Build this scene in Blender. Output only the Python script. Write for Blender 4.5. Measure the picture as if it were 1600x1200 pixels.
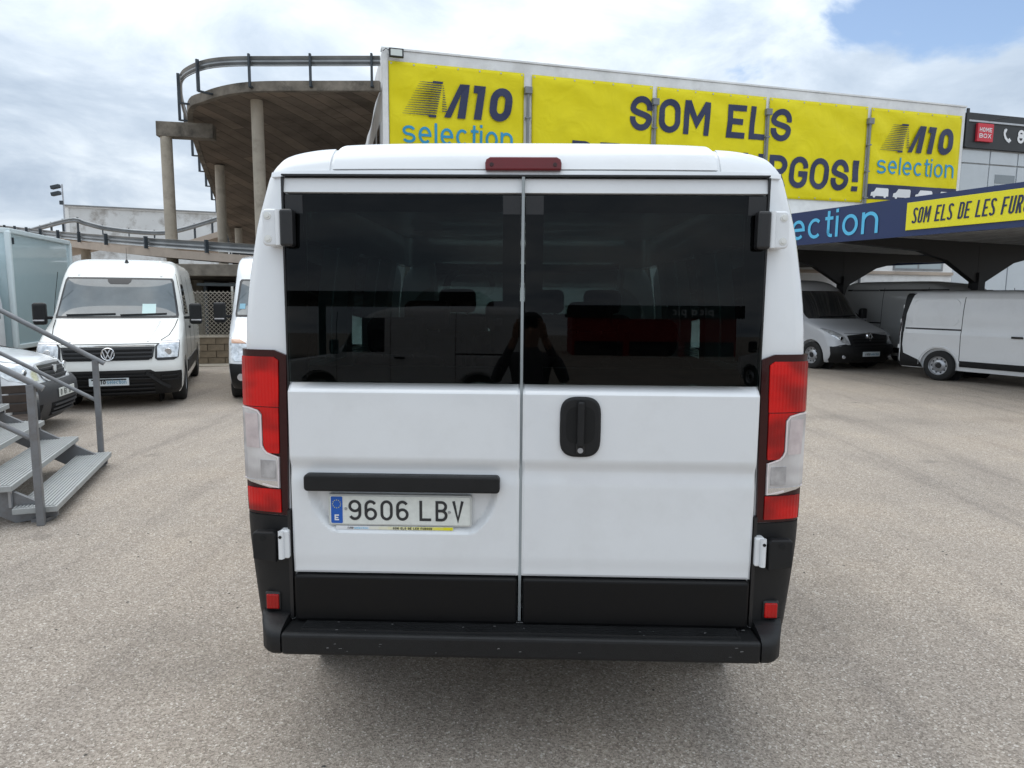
import bpy, bmesh, math, random
from mathutils import Vector, Matrix, noise
random.seed(7)
PI = math.pi
R_ = math.radians
scene = bpy.context.scene
for o in list(bpy.data.objects):
    bpy.data.objects.remove(o)
COL = scene.collection

# ------------------------------------------------------------------ camera
cd = bpy.data.cameras.new('camera')
cam = bpy.data.objects.new('camera', cd)
COL.objects.link(cam)
cd.sensor_width = 36.0
cd.lens = 36.0 * 1080.0 / 1600.0
cd.clip_start = 0.05
cd.clip_end = 3000
cam.matrix_world = (Matrix.Translation((0, 0, 1.75)) @ Matrix.Rotation(PI / 2 - R_(7.17), 4, 'X')
                    @ Matrix.Rotation(0.0078, 4, 'Z'))
scene.camera = cam

# ------------------------------------------------------------------ world
SUN_EL, SUN_AZ = 66.0, 330.0       # azimuth measured clockwise from +Y
world = bpy.data.worlds.new('World')
scene.world = world
world.use_nodes = True
wn, wl = world.node_tree.nodes, world.node_tree.links
wn.clear()


def N(nodes, typ, **kw):
    n = nodes.new(typ)
    for k, v in kw.items():
        if k.startswith('i_'):
            key = k[2:]
            n.inputs[int(key) if key.isdigit() else key].default_value = v
        else:
            setattr(n, k, v)
    return n


def math_node(nodes, links, op, a, b=None, clamp=False):
    n = nodes.new('ShaderNodeMath')
    n.operation = op
    n.use_clamp = clamp
    for i, v in enumerate((a, b)):
        if v is None:
            continue
        if isinstance(v, (int, float)):
            n.inputs[i].default_value = v
        else:
            links.new(v, n.inputs[i])
    return n.outputs[0]


def ramp(nodes, links, fac, stops, interp='LINEAR'):
    n = nodes.new('ShaderNodeValToRGB')
    n.color_ramp.interpolation = interp
    e = n.color_ramp.elements
    while len(e) > 1:
        e.remove(e[0])
    e[0].position, e[0].color = stops[0][0], (*stops[0][1], 1)
    for p, c in stops[1:]:
        q = e.new(p)
        q.color = (*c, 1)
    links.new(fac, n.inputs[0])
    return n.outputs[0]


def mixc(nodes, links, fac, a, b, blend='MIX'):
    n = nodes.new('ShaderNodeMix')
    n.data_type = 'RGBA'
    n.blend_type = blend
    for idx, v in ((0, fac), (6, a), (7, b)):
        if isinstance(v, (int, float)):
            n.inputs[idx].default_value = v
        elif isinstance(v, tuple):
            n.inputs[idx].default_value = (*v, 1)
        else:
            links.new(v, n.inputs[idx])
    return n.outputs[2]


def build_world():
    sky = N(wn, 'ShaderNodeTexSky', sky_type='NISHITA', sun_disc=False)
    sky.sun_elevation = R_(SUN_EL)
    sky.sun_rotation = R_(SUN_AZ)
    tc = N(wn, 'ShaderNodeTexCoord')
    sep = N(wn, 'ShaderNodeSeparateXYZ')
    wl.new(tc.outputs['Generated'], sep.inputs[0])
    zc = math_node(wn, wl, 'MAXIMUM', sep.outputs[2], 0.0)
    den = math_node(wn, wl, 'ADD', zc, 0.26)
    u = math_node(wn, wl, 'DIVIDE', sep.outputs[0], den)
    v = math_node(wn, wl, 'DIVIDE', sep.outputs[1], den)
    comb = N(wn, 'ShaderNodeCombineXYZ')
    wl.new(u, comb.inputs[0])
    wl.new(v, comb.inputs[1])
    n1 = N(wn, 'ShaderNodeTexNoise', i_Scale=0.85, i_Detail=9.0, i_Roughness=0.56, i_Distortion=0.35)
    n2 = N(wn, 'ShaderNodeTexNoise', i_Scale=2.5, i_Detail=8.0, i_Roughness=0.6, i_Distortion=0.5)
    n3 = N(wn, 'ShaderNodeTexNoise', i_Scale=2.8, i_Detail=8.0, i_Roughness=0.55, i_Distortion=0.4)
    for n in (n1, n2, n3):
        wl.new(comb.outputs[0], n.inputs['Vector'])
    # cloud brightness: broad grey bellies with brighter tops
    a = math_node(wn, wl, 'MULTIPLY', n1.outputs[0], 0.62)
    b = math_node(wn, wl, 'MULTIPLY', n2.outputs[0], 0.38)
    s = math_node(wn, wl, 'ADD', a, b)
    cloud = ramp(wn, wl, s, [(0.36, (4.0, 4.9, 6.1)), (0.45, (5.6, 6.5, 7.6)), (0.53, (7.7, 8.5, 9.3)),
                             (0.62, (9.8, 10.2, 10.6))])
    # overcast luminance grows towards the zenith
    gr = math_node(wn, wl, 'MULTIPLY', zc, 0.8)
    gr = math_node(wn, wl, 'ADD', gr, 0.92)
    bright = N(wn, 'ShaderNodeVectorMath', operation='SCALE')
    wl.new(cloud, bright.inputs[0])
    wl.new(gr, bright.inputs['Scale'])
    # one broken patch where blue shows (up and to the right of the facade)
    hole = N(wn, 'ShaderNodeVectorMath', operation='DISTANCE')
    wl.new(comb.outputs[0], hole.inputs[0])
    hole.inputs[1].default_value = (0.80, 1.40, 0)
    hd = math_node(wn, wl, 'MULTIPLY', hole.outputs['Value'], 1.45)
    nn = math_node(wn, wl, 'MULTIPLY', n3.outputs[0], 2.6)
    hm = math_node(wn, wl, 'ADD', hd, nn)
    hm = math_node(wn, wl, 'MULTIPLY', hm, 0.5)
    mask = ramp(wn, wl, hm, [(0.69, (0, 0, 0)), (0.86, (1, 1, 1))], 'EASE')
    skyb = N(wn, 'ShaderNodeVectorMath', operation='SCALE')
    wl.new(sky.outputs[0], skyb.inputs[0])
    skyb.inputs['Scale'].default_value = 1.5
    mix = mixc(wn, wl, mask, skyb.outputs[0], bright.outputs[0])
    bg = N(wn, 'ShaderNodeBackground')
    bg.inputs[1].default_value = 0.085
    wl.new(mix, bg.inputs[0])
    out = N(wn, 'ShaderNodeOutputWorld')
    wl.new(bg.outputs[0], out.inputs[0])


build_world()

# ------------------------------------------------------------------ sun (veiled by cloud)
sd = bpy.data.lights.new('sun', 'SUN')
sd.energy = 1.2
sd.angle = R_(65)
sd.color = (1.0, 0.95, 0.88)
sun = bpy.data.objects.new('sun', sd)
COL.objects.link(sun)
az, el = R_(SUN_AZ), R_(SUN_EL)
sdir = Vector((math.sin(az) * math.cos(el), math.cos(az) * math.cos(el), math.sin(el)))
sun.rotation_euler = sdir.to_track_quat('Z', 'Y').to_euler()
sun.location = (0, -5, 30)

scene.view_settings.view_transform = 'Standard'
scene.view_settings.look = 'None'
scene.view_settings.exposure = 0.34
scene.view_settings.gamma = 1.0
scene.view_settings.use_curve_mapping = False
scene.render.engine = 'CYCLES'
scene.cycles.max_bounces = 8
scene.cycles.transparent_max_bounces = 12

# ------------------------------------------------------------------ materials
MATS = {}


def mat(name, col, rough=0.5, metal=0.0, coat=0.0, var=0.0, vscale=3.0, bump=0.0, bscale=40.0, spec=0.5,
        rvar=0.0, dirt=None):
    if name in MATS:
        return MATS[name]
    m = bpy.data.materials.new(name)
    m.use_nodes = True
    nt = m.node_tree
    p = nt.nodes['Principled BSDF']
    p.inputs['Base Color'].default_value = (*col, 1)
    p.inputs['Roughness'].default_value = rough
    p.inputs['Metallic'].default_value = metal
    p.inputs['Coat Weight'].default_value = coat
    p.inputs['Coat Roughness'].default_value = 0.04
    p.inputs['Specular IOR Level'].default_value = spec
    tc = None
    if var > 0 or bump > 0 or rvar > 0 or dirt:
        tc = N(nt.nodes, 'ShaderNodeTexCoord')
    if var > 0:
        n = N(nt.nodes, 'ShaderNodeTexNoise', i_Scale=vscale, i_Detail=7.0, i_Roughness=0.62)
        nt.links.new(tc.outputs['Object'], n.inputs['Vector'])
        lo = tuple(max(0, c * (1 - var)) for c in col)
        hi = tuple(min(1, c * (1 + var)) for c in col)
        c = ramp(nt.nodes, nt.links, n.outputs[0], [(0.3, lo), (0.7, hi)])
        if dirt:
            dcol, amount, dscale = dirt
            n4 = N(nt.nodes, 'ShaderNodeTexNoise', i_Scale=dscale, i_Detail=9.0, i_Roughness=0.7)
            nt.links.new(tc.outputs['Object'], n4.inputs['Vector'])
            mk_ = ramp(nt.nodes, nt.links, n4.outputs[0], [(0.5, (0, 0, 0)), (0.72, (amount, amount, amount))])
            c = mixc(nt.nodes, nt.links, mk_, c, dcol)
        nt.links.new(c, p.inputs['Base Color'])
    if rvar > 0:
        n = N(nt.nodes, 'ShaderNodeTexNoise', i_Scale=9.0, i_Detail=5.0)
        nt.links.new(tc.outputs['Object'], n.inputs['Vector'])
        r = ramp(nt.nodes, nt.links, n.outputs[0], [(0.3, (max(0, rough - rvar),) * 3), (0.7, (min(1, rough + rvar),) * 3)])
        nt.links.new(r, p.inputs['Roughness'])
    if bump > 0:
        n = N(nt.nodes, 'ShaderNodeTexNoise', i_Scale=bscale, i_Detail=5.0)
        nt.links.new(tc.outputs['Object'], n.inputs['Vector'])
        b = N(nt.nodes, 'ShaderNodeBump', i_Strength=bump, i_Distance=0.01)
        nt.links.new(n.outputs[0], b.inputs['Height'])
        nt.links.new(b.outputs[0], p.inputs['Normal'])
    MATS[name] = m
    return m


def glass_mat(name, tint, ior=1.5, rough=0.0):
    """thin tinted pane: sees through with a tint, mirrors the surroundings by Fresnel"""
    m = bpy.data.materials.new(name)
    m.use_nodes = True
    nt = m.node_tree
    nt.nodes.clear()
    fr = N(nt.nodes, 'ShaderNodeFresnel', i_IOR=ior)
    tr = N(nt.nodes, 'ShaderNodeBsdfTransparent')
    tr.inputs[0].default_value = (*tint, 1)
    gl = N(nt.nodes, 'ShaderNodeBsdfGlossy')
    gl.inputs['Roughness'].default_value = rough
    gl.inputs[0].default_value = (1, 1, 1, 1)
    mx = N(nt.nodes, 'ShaderNodeMixShader')
    out = N(nt.nodes, 'ShaderNodeOutputMaterial')
    nt.links.new(fr.outputs[0], mx.inputs[0])
    nt.links.new(tr.outputs[0], mx.inputs[1])
    nt.links.new(gl.outputs[0], mx.inputs[2])
    nt.links.new(mx.outputs[0], out.inputs[0])
    MATS[name] = m
    return m


def asphalt_mat():
    m = bpy.data.materials.new('asphalt')
    m.use_nodes = True
    nt = m.node_tree
    nd, lk = nt.nodes, nt.links
    p = nd['Principled BSDF']
    tc = N(nd, 'ShaderNodeTexCoord')
    O = tc.outputs['Object']
    vo = N(nd, 'ShaderNodeTexVoronoi', i_Scale=135.0)
    lk.new(O, vo.inputs['Vector'])
    sepc = N(nd, 'ShaderNodeSeparateColor')
    lk.new(vo.outputs['Color'], sepc.inputs[0])
    grain = ramp(nd, lk, sepc.outputs[0], [(0.0, (0.215, 0.180, 0.146)), (0.35, (0.330, 0.282, 0.236)),
                                          (0.75, (0.420, 0.362, 0.304)), (0.93, (0.488, 0.426, 0.362)),
                                          (1.0, (0.66, 0.61, 0.55))])
    fine = N(nd, 'ShaderNodeTexNoise', i_Scale=260.0, i_Detail=3.0)
    lk.new(O, fine.inputs['Vector'])
    f2 = ramp(nd, lk, fine.outputs[0], [(0.3, (0.72, 0.72, 0.72)), (0.7, (1.25, 1.25, 1.25))])
    c = mixc(nd, lk, 1.0, grain, f2, 'MULTIPLY')
    big = N(nd, 'ShaderNodeTexNoise', i_Scale=0.55, i_Detail=6.0, i_Roughness=0.6)
    lk.new(O, big.inputs['Vector'])
    b2 = ramp(nd, lk, big.outputs[0], [(0.3, (0.84, 0.85, 0.87)), (0.55, (1.0, 1.0, 1.0)), (0.75, (1.1, 1.07, 1.03))])
    c = mixc(nd, lk, 1.0, c, b2, 'MULTIPLY')
    # worn streaks where vehicles drive
    mp = N(nd, 'ShaderNodeMapping')
    mp.inputs['Rotation'].default_value = (0, 0, R_(-24))
    mp.inputs['Scale'].default_value = (2.2, 0.16, 1)
    lk.new(O, mp.inputs[0])
    st = N(nd, 'ShaderNodeTexNoise', i_Scale=1.0, i_Detail=5.0, i_Roughness=0.65)
    lk.new(mp.outputs[0], st.inputs['Vector'])
    s2 = ramp(nd, lk, st.outputs[0], [(0.33, (0.80, 0.80, 0.81)), (0.46, (0.97, 0.97, 0.97)), (0.55, (1, 1, 1)), (0.7, (1.07, 1.06, 1.04))])
    c = mixc(nd, lk, 1.0, c, s2, 'MULTIPLY')
    # scattered oil spots
    oil = N(nd, 'ShaderNodeTexNoise', i_Scale=1.6, i_Detail=4.0, i_Roughness=0.5)
    mp2 = N(nd, 'ShaderNodeMapping')
    mp2.inputs['Location'].default_value = (13.1, 4.7, 0)
    lk.new(O, mp2.inputs[0])
    lk.new(mp2.outputs[0], oil.inputs['Vector'])
    om = ramp(nd, lk, oil.outputs[0], [(0.66, (0, 0, 0)), (0.76, (0.35, 0.35, 0.35))])
    c = mixc(nd, lk, om, c, (0.05, 0.047, 0.045))
    wv = N(nd, 'ShaderNodeTexWave', i_Scale=0.045, i_Distortion=5.5, i_Detail=3.0)
    wv.wave_type = 'RINGS'
    wv.inputs['Detail Scale'].default_value = 0.5
    lk.new(mp2.outputs[0], wv.inputs['Vector'])
    ty = ramp(nd, lk, wv.outputs['Fac'], [(0.0, (0.22, 0.22, 0.22)), (0.05, (0, 0, 0))])
    brk = N(nd, 'ShaderNodeTexNoise', i_Scale=0.9, i_Detail=3.0)
    lk.new(O, brk.inputs['Vector'])
    bm_ = ramp(nd, lk, brk.outputs[0], [(0.42, (0, 0, 0)), (0.6, (1, 1, 1))])
    tm = mixc(nd, lk, 1.0, ty, bm_, 'MULTIPLY')
    c = mixc(nd, lk, tm, c, (0.07, 0.062, 0.055))
    lk.new(c, p.inputs['Base Color'])
    p.inputs['Roughness'].default_value = 0.88
    p.inputs['Specular IOR Level'].default_value = 0.35
    bp = N(nd, 'ShaderNodeBump', i_Strength=0.55, i_Distance=0.006)
    hh = math_node(nd, lk, 'ADD', vo.outputs['Distance'], fine.outputs[0])
    lk.new(hh, bp.inputs['Height'])
    lk.new(bp.outputs[0], p.inputs['Normal'])
    MATS['asphalt'] = m
    return m


def board_concrete(name, col, axis_rot, scale, dirt=0.5):
    """concrete that keeps the print of the shuttering boards, with damp stains"""
    m = bpy.data.materials.new(name)
    m.use_nodes = True
    nt = m.node_tree
    nd, lk = nt.nodes, nt.links
    p = nd['Principled BSDF']
    tc = N(nd, 'ShaderNodeTexCoord')
    mp = N(nd, 'ShaderNodeMapping')
    mp.inputs['Rotation'].default_value = (0, 0, axis_rot)
    lk.new(tc.outputs['Object'], mp.inputs[0])
    br = N(nd, 'ShaderNodeTexBrick', i_Scale=scale)
    br.inputs['Mortar Size'].default_value = 0.012
    br.inputs['Brick Width'].default_value = 3.2
    br.inputs['Row Height'].default_value = 0.32
    br.inputs['Color1'].default_value = (*[c * 0.72 for c in col], 1)
    br.inputs['Color2'].default_value = (*[c * 1.25 for c in col], 1)
    br.inputs['Mortar'].default_value = (*[c * 0.45 for c in col], 1)
    lk.new(mp.outputs[0], br.inputs['Vector'])
    n = N(nd, 'ShaderNodeTexNoise', i_Scale=0.7, i_Detail=8.0, i_Roughness=0.65)
    lk.new(tc.outputs['Object'], n.inputs['Vector'])
    st = ramp(nd, lk, n.outputs[0], [(0.32, (0.55, 0.54, 0.5)), (0.55, (1, 1, 1)), (0.75, (1.2, 1.15, 1.08))])
    c = mixc(nd, lk, 1.0, br.outputs[0], st, 'MULTIPLY')
    lk.new(c, p.inputs['Base Color'])
    p.inputs['Roughness'].default_value = 0.9
    b = N(nd, 'ShaderNodeBump', i_Strength=0.6, i_Distance=0.02)
    lk.new(br.outputs['Fac'], b.inputs['Height'])
    b.invert = True
    lk.new(b.outputs[0], p.inputs['Normal'])
    MATS[name] = m
    return m


def lens_mat(name, lo, hi, ribs=150.0, metal=0.0):
    """moulded lamp plastic: fine vertical ribs, soft lighter and darker zones of the reflector behind"""
    m = bpy.data.materials.new(name)
    m.use_nodes = True
    nt = m.node_tree
    nd, lk = nt.nodes, nt.links
    p = nd['Principled BSDF']
    tc = N(nd, 'ShaderNodeTexCoord')
    mp = N(nd, 'ShaderNodeMapping')
    mp.inputs['Scale'].default_value = (5, 5, 9)
    lk.new(tc.outputs['Object'], mp.inputs[0])
    n = N(nd, 'ShaderNodeTexNoise', i_Scale=1.0, i_Detail=2.0, i_Roughness=0.4)
    lk.new(mp.outputs[0], n.inputs['Vector'])
    lk.new(ramp(nd, lk, n.outputs[0], [(0.36, lo), (0.62, hi)], 'EASE'), p.inputs['Base Color'])
    p.inputs['Roughness'].default_value = 0.14
    p.inputs['Metallic'].default_value = metal
    p.inputs['Specular IOR Level'].default_value = 0.35
    p.inputs['Coat Weight'].default_value = 0.3
    p.inputs['Coat Roughness'].default_value = 0.03
    w = N(nd, 'ShaderNodeTexWave', i_Scale=ribs / 6.283)
    lk.new(tc.outputs['Object'], w.inputs['Vector'])
    b = N(nd, 'ShaderNodeBump', i_Strength=0.25, i_Distance=0.004)
    lk.new(w.outputs['Fac'], b.inputs['Height'])
    lk.new(b.outputs[0], p.inputs['Normal'])
    MATS[name] = m
    return m


asphalt_mat()
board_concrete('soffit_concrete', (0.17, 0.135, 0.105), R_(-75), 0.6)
WHITE = mat('white_paint', (0.74, 0.755, 0.77), 0.2, coat=0.6, var=0.025, vscale=1.5, rvar=.05, dirt=((0.46, 0.45, 0.43), 0.16, 2.6))
WHITE2 = mat('white_paint_warm', (0.72, 0.72, 0.69), 0.25, coat=0.5, var=0.03, vscale=2.0)
GREYV = mat('grey_van_paint', (0.44, 0.45, 0.45), 0.3, coat=0.5, var=0.04)
BLACKP = mat('black_plastic', (0.0095, 0.0098, 0.0105), 0.46, spec=.32, var=0.15, vscale=12, bump=0.25, bscale=420, rvar=0.08)
BLACKS = mat('black_satin', (0.012, 0.012, 0.013), 0.38)
BLACKT = mat('door_trim_black', (0.0055, 0.0055, 0.006), 0.42, rvar=0.06, spec=.22)
RUBBER = mat('tyre_rubber', (0.018, 0.018, 0.018), 0.85, var=0.2, vscale=20)
GREYSEAL = mat('grey_seal', (0.30, 0.33, 0.34), 0.45)
DARK = mat('dark_cavity', (0.006, 0.006, 0.006), 0.9)
INTR = mat('interior_trim', (0.035, 0.036, 0.04), 0.8)
SEAT = mat('seat_fabric', (0.03, 0.031, 0.035), 0.9, var=0.2, vscale=30)
STEEL = mat('rim_steel', (0.42, 0.43, 0.45), 0.38, metal=0.7, var=0.1, vscale=8)
BADGE = mat('badge_silver', (0.66, 0.67, 0.69), 0.25, metal=0.2)
CHROME = mat('chrome', (0.75, 0.76, 0.78), 0.12, metal=1.0)
REDL = lens_mat('lens_red', (0.26, 0.0008, 0.0012), (0.62, 0.0016, 0.0016))
REDB = lens_mat('lens_red_bright', (0.34, 0.001, 0.001), (0.52, 0.002, 0.002))
REDD = mat('lens_red_dark', (0.028, 0.001, 0.002), 0.16, coat=0.25, var=0.1, spec=.3)
CLEARL = lens_mat('lens_clear', (0.50, 0.49, 0.50), (0.74, 0.74, 0.76), 90, .45)
HEADL = mat('headlamp_lens', (0.55, 0.57, 0.59), 0.10, metal=0.5, coat=1.0, var=0.45, vscale=16)
DGLASS = mat('dark_window', (0.018, 0.021, 0.024), 0.03, coat=1.0)
WGLASS = mat('windscreen_glass', (0.085, 0.10, 0.105), 0.03, coat=1.0, var=0.35, vscale=1.6)
PLATE = mat('plate_white', (0.70, 0.72, 0.68), 0.35, var=0.08, vscale=45)
PLBLUE = mat('plate_blue', (0.01, 0.10, 0.45), 0.35)
INK = mat('plate_ink', (0.025, 0.027, 0.03), 0.4)
NAVY = mat('navy_print', (0.016, 0.024, 0.075), 0.45)
CYAN = mat('cyan_print', (0.02, 0.29, 0.52), 0.45)
SKYB = mat('sky_blue_letter', (0.10, 0.50, 0.78), 0.4)
YEL = mat('yellow_vinyl', (0.74, 0.64, 0.004), 0.55, var=0.06, vscale=1.1, bump=0.5, bscale=2.2, spec=.3)
YELS = mat('yellow_sign', (0.78, 0.71, 0.012), 0.42, var=0.03)
for _n in YEL.node_tree.nodes:
    if _n.type == 'BUMP':
        _n.inputs['Distance'].default_value = .10
        _n.inputs['Strength'].default_value = .38
    if _n.type == 'TEX_NOISE' and abs(_n.inputs['Scale'].default_value - 2.2) < .01:
        _n.inputs['Scale'].default_value = .9
        _n.inputs['Detail'].default_value = 2.2
        _n.inputs['Distortion'].default_value = 1.6
WHITEP = mat('white_print', (0.75, 0.76, 0.78), 0.5)
REDS = mat('red_sign', (0.58, 0.03, 0.05), 0.45, var=0.05)
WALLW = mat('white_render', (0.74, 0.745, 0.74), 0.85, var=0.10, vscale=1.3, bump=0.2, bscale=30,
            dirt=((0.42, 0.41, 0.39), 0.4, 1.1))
WALLS = mat('grey_render', (0.50, 0.51, 0.51), 0.85, var=0.12, vscale=1.0)  # plain grey render of the storage hall wall and side window frames
PEEL = mat('peeling_white_wall', (0.62, 0.63, 0.63), 0.9, var=0.06, vscale=0.6, dirt=((0.20, 0.17, 0.14), 0.95, 0.55))
CONC = mat('pale_concrete', (0.40, 0.355, 0.29), 0.9, var=0.16, vscale=1.1, bump=0.3, bscale=25,
           dirt=((0.16, 0.14, 0.115), 0.6, 1.8))
CONCB = mat('beige_concrete', (0.42, 0.35, 0.29), 0.9, var=0.12, vscale=0.6, dirt=((0.2, 0.17, 0.14), 0.5, 0.9))
CONCD = mat('weathered_concrete', (0.18, 0.158, 0.13), 0.95, var=0.4, vscale=1.9, bump=0.4, bscale=18,
            dirt=((0.03, 0.028, 0.025), 0.95, 1.5))
GALV = mat('galvanised_rail', (0.30, 0.31, 0.315), 0.42, metal=0.65, var=0.22, vscale=1.4)
DSTEEL = mat('dark_steel', (0.045, 0.055, 0.065), 0.5, metal=0.3, var=0.2, vscale=4)
STAIRG = mat('stair_grey_steel', (0.20, 0.205, 0.215), 0.45, metal=0.3, var=0.14, vscale=6, dirt=((.12, .09, .07), .5, 7.0))
TREADG = mat('tread_grey', (0.36, 0.37, 0.365), 0.6, var=0.16, vscale=5, dirt=((0.15, 0.14, 0.13), 0.5, 5.0))
CANB = mat('canopy_black_steel', (0.010, 0.010, 0.011), 0.55)
CANS = mat('canopy_sheet', (0.48, 0.48, 0.47), 0.6, var=0.1)
CLADB = mat('black_cladding', (0.016, 0.018, 0.021), 0.45, var=0.2, vscale=2)
CLADG = mat('pale_panel', (0.50, 0.54, 0.57), 0.45, var=0.06, vscale=0.9)
PIPEG = mat('downpipe_grey', (0.20, 0.21, 0.22), 0.5, var=0.15, vscale=2)
AQUA = mat('aqua_box_panel', (0.46, 0.58, 0.61), 0.16, coat=0.8, var=0.02)
AQUAT = mat('aqua_trim', (0.62, 0.70, 0.72), 0.3, var=0.02)
WOOD = mat('bench_wood', (0.05, 0.034, 0.025), 0.75, var=0.35, vscale=9)
BLOCK = mat('concrete_block', (0.19, 0.15, 0.105), 0.95, var=0.3, vscale=5, bump=0.5, bscale=60)
WIRE = mat('fence_wire', (0.36, 0.33, 0.28), 0.6, metal=0.3)
FENCEP = mat('fence_post_white', (0.55, 0.54, 0.50), 0.6, var=0.1)
SKIN = mat('skin', (0.42, 0.25, 0.18), 0.55)
CLOTH = mat('dark_jacket', (0.085, 0.085, 0.095), 0.9, var=0.2, vscale=20)
JEAN = mat('dark_trousers', (0.07, 0.075, 0.10), 0.9, var=0.2, vscale=20)
HAIR = mat('dark_hair', (0.015, 0.011, 0.009), 0.7)
TINT = glass_mat('tinted_rear_glass', (0.07, 0.10, 0.098), 1.29)
CLRG = glass_mat('clear_windscreen', (0.72, 0.80, 0.77))


# ------------------------------------------------------------------ mesh helpers
def tag(o, label, cat=None, group=None, kind=None):
    if label:
        o['label'] = label
    if cat:
        o['category'] = cat
    if group:
        o['group'] = group
    if kind:
        o['kind'] = kind
    return o


def empty(name, loc=(0, 0, 0), rz=0.0, label=None, cat=None, group=None, parent=None):
    o = bpy.data.objects.new(name, None)
    COL.objects.link(o)
    o.location = loc
    o.rotation_euler = (0, 0, rz)
    o.empty_display_size = 0.2
    if parent:
        o.parent = parent
    return tag(o, label, cat, group)


def mesh_obj(name, v, f, m, parent=None, smooth=None, bevel=0.0, seg=2, recalc=True):
    me = bpy.data.meshes.new(name)
    me.from_pydata([tuple(p) for p in v], [], f)
    if recalc:
        bm = bmesh.new()
        bm.from_mesh(me)
        bmesh.ops.recalc_face_normals(bm, faces=bm.faces)
        bm.to_mesh(me)
        bm.free()
    me.materials.append(m)
    if smooth is not None:
        me.polygons.foreach_set('use_smooth', [True] * len(me.polygons))
        me.set_sharp_from_angle(angle=R_(smooth))
    me.update()
    o = bpy.data.objects.new(name, me)
    COL.objects.link(o)
    if parent:
        o.parent = parent
    if bevel > 0:
        b = o.modifiers.new('bevel', 'BEVEL')
        b.width = bevel
        b.segments = seg
        b.limit_method = 'ANGLE'
        b.angle_limit = R_(40)
    return o


class MB:
    def __init__(self):
        self.v, self.f = [], []

    def add(self, v, f):
        n = len(self.v)
        self.v += [Vector(p) for p in v]
        self.f += [tuple(i + n for i in q) for q in f]
        return self

    def box(self, c, s, rot=None):
        x, y, z = s[0] / 2, s[1] / 2, s[2] / 2
        v = [Vector((i * x, j * y, k * z)) for i in (-1, 1) for j in (-1, 1) for k in (-1, 1)]
        if rot is not None:
            v = [rot @ p for p in v]
        c = Vector(c)
        return self.add([p + c for p in v], [(0, 1, 3, 2), (4, 6, 7, 5), (0, 4, 5, 1), (2, 3, 7, 6), (0, 2, 6, 4), (1, 5, 7, 3)])

    def beam(self, a, b, w, h, up=(0, 0, 1)):
        a, b = Vector(a), Vector(b)
        d = (b - a)
        L = d.length
        d.normalize()
        up = Vector(up)
        s = d.cross(up)
        if s.length < 1e-4:
            s = d.cross(Vector((1, 0, 0)))
        s.normalize()
        u = s.cross(d)
        v = []
        for p in (a, b):
            for i, j in ((-1, -1), (1, -1), (1, 1), (-1, 1)):
                v.append(p + s * (i * w / 2) + u * (j * h / 2))
        return self.add(v, [(0, 1, 2, 3), (7, 6, 5, 4), (0, 4, 5, 1), (1, 5, 6, 2), (2, 6, 7, 3), (3, 7, 4, 0)])

    def cyl(self, a, b, r0, r1=None, n=16, caps=True):
        r1 = r0 if r1 is None else r1
        a, b = Vector(a), Vector(b)
        d = (b - a).normalized()
        s = d.orthogonal().normalized()
        t = d.cross(s)
        v = []
        for p, r in ((a, r0), (b, r1)):
            for i in range(n):
                q = 2 * PI * i / n
                v.append(p + s * (r * math.cos(q)) + t * (r * math.sin(q)))
        f = [(i, (i + 1) % n, n + (i + 1) % n, n + i) for i in range(n)]
        if caps:
            f += [tuple(range(n - 1, -1, -1)), tuple(range(n, 2 * n))]
        return self.add(v, f)

    def sweep(self, path, prof, up=(0, 0, 1), closed_prof=True, caps=True):
        """prof: list of (side, up) offsets swept along path"""
        path = [Vector(p) for p in path]
        m = len(prof)
        v = []
        for i, p in enumerate(path):
            d = (path[min(i + 1, len(path) - 1)] - path[max(i - 1, 0)]).normalized()
            s = d.cross(Vector(up))
            if s.length < 1e-4:
                s = d.orthogonal()
            s.normalize()
            u = s.cross(d)
            v += [p + s * a + u * b for a, b in prof]
        f = []
        k = m if closed_prof else m - 1
        for i in range(len(path) - 1):
            for j in range(k):
                f.append((i * m + j, i * m + (j + 1) % m, (i + 1) * m + (j + 1) % m, (i + 1) * m + j))
        if caps and closed_prof:
            f += [tuple(range(m)), tuple(range((len(path) - 1) * m, len(path) * m))]
        return self.add(v, f)

    def tube(self, path, r, n=8):
        return self.sweep(path, [(r * math.cos(2 * PI * i / n), r * math.sin(2 * PI * i / n)) for i in range(n)])

    def lathe(self, prof, origin, axis, n=28):
        """prof: (radius, along axis)"""
        o, d = Vector(origin), Vector(axis).normalized()
        s = d.orthogonal().normalized()
        t = d.cross(s)
        m = len(prof)
        v, f = [], []
        for i in range(n):
            q = 2 * PI * i / n
            e = s * math.cos(q) + t * math.sin(q)
            v += [o + e * r + d * a for r, a in prof]
        for i in range(n):
            for j in range(m - 1):
                f.append((i * m + j, i * m + j + 1, ((i + 1) % n) * m + j + 1, ((i + 1) % n) * m + j))
        return self.add(v, f)

    def prism(self, poly, fr, t0, t1):
        """poly 2D points; fr = (origin, xdir, ydir, ndir)"""
        o, x, y, n = [Vector(q) for q in fr]
        k = len(poly)
        v = [o + x * a + y * b + n * t0 for a, b in poly] + [o + x * a + y * b + n * t1 for a, b in poly]
        f = [tuple(range(k)), tuple(range(2 * k - 1, k - 1, -1))]
        f += [(i, (i + 1) % k, k + (i + 1) % k, k + i) for i in range(k)]
        return self.add(v, f)

    def build(self, name, m, parent=None, smooth=None, bevel=0.0, seg=2):
        return mesh_obj(name, self.v, self.f, m, parent, smooth, bevel, seg)


def one(name, m, parent=None, smooth=None, bevel=0.0, box=None, beam=None, cyl=None):
    b = MB()
    if box:
        b.box(*box)
    if beam:
        b.beam(*beam)
    if cyl:
        b.cyl(*cyl)
    return b.build(name, m, parent, smooth, bevel)


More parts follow.
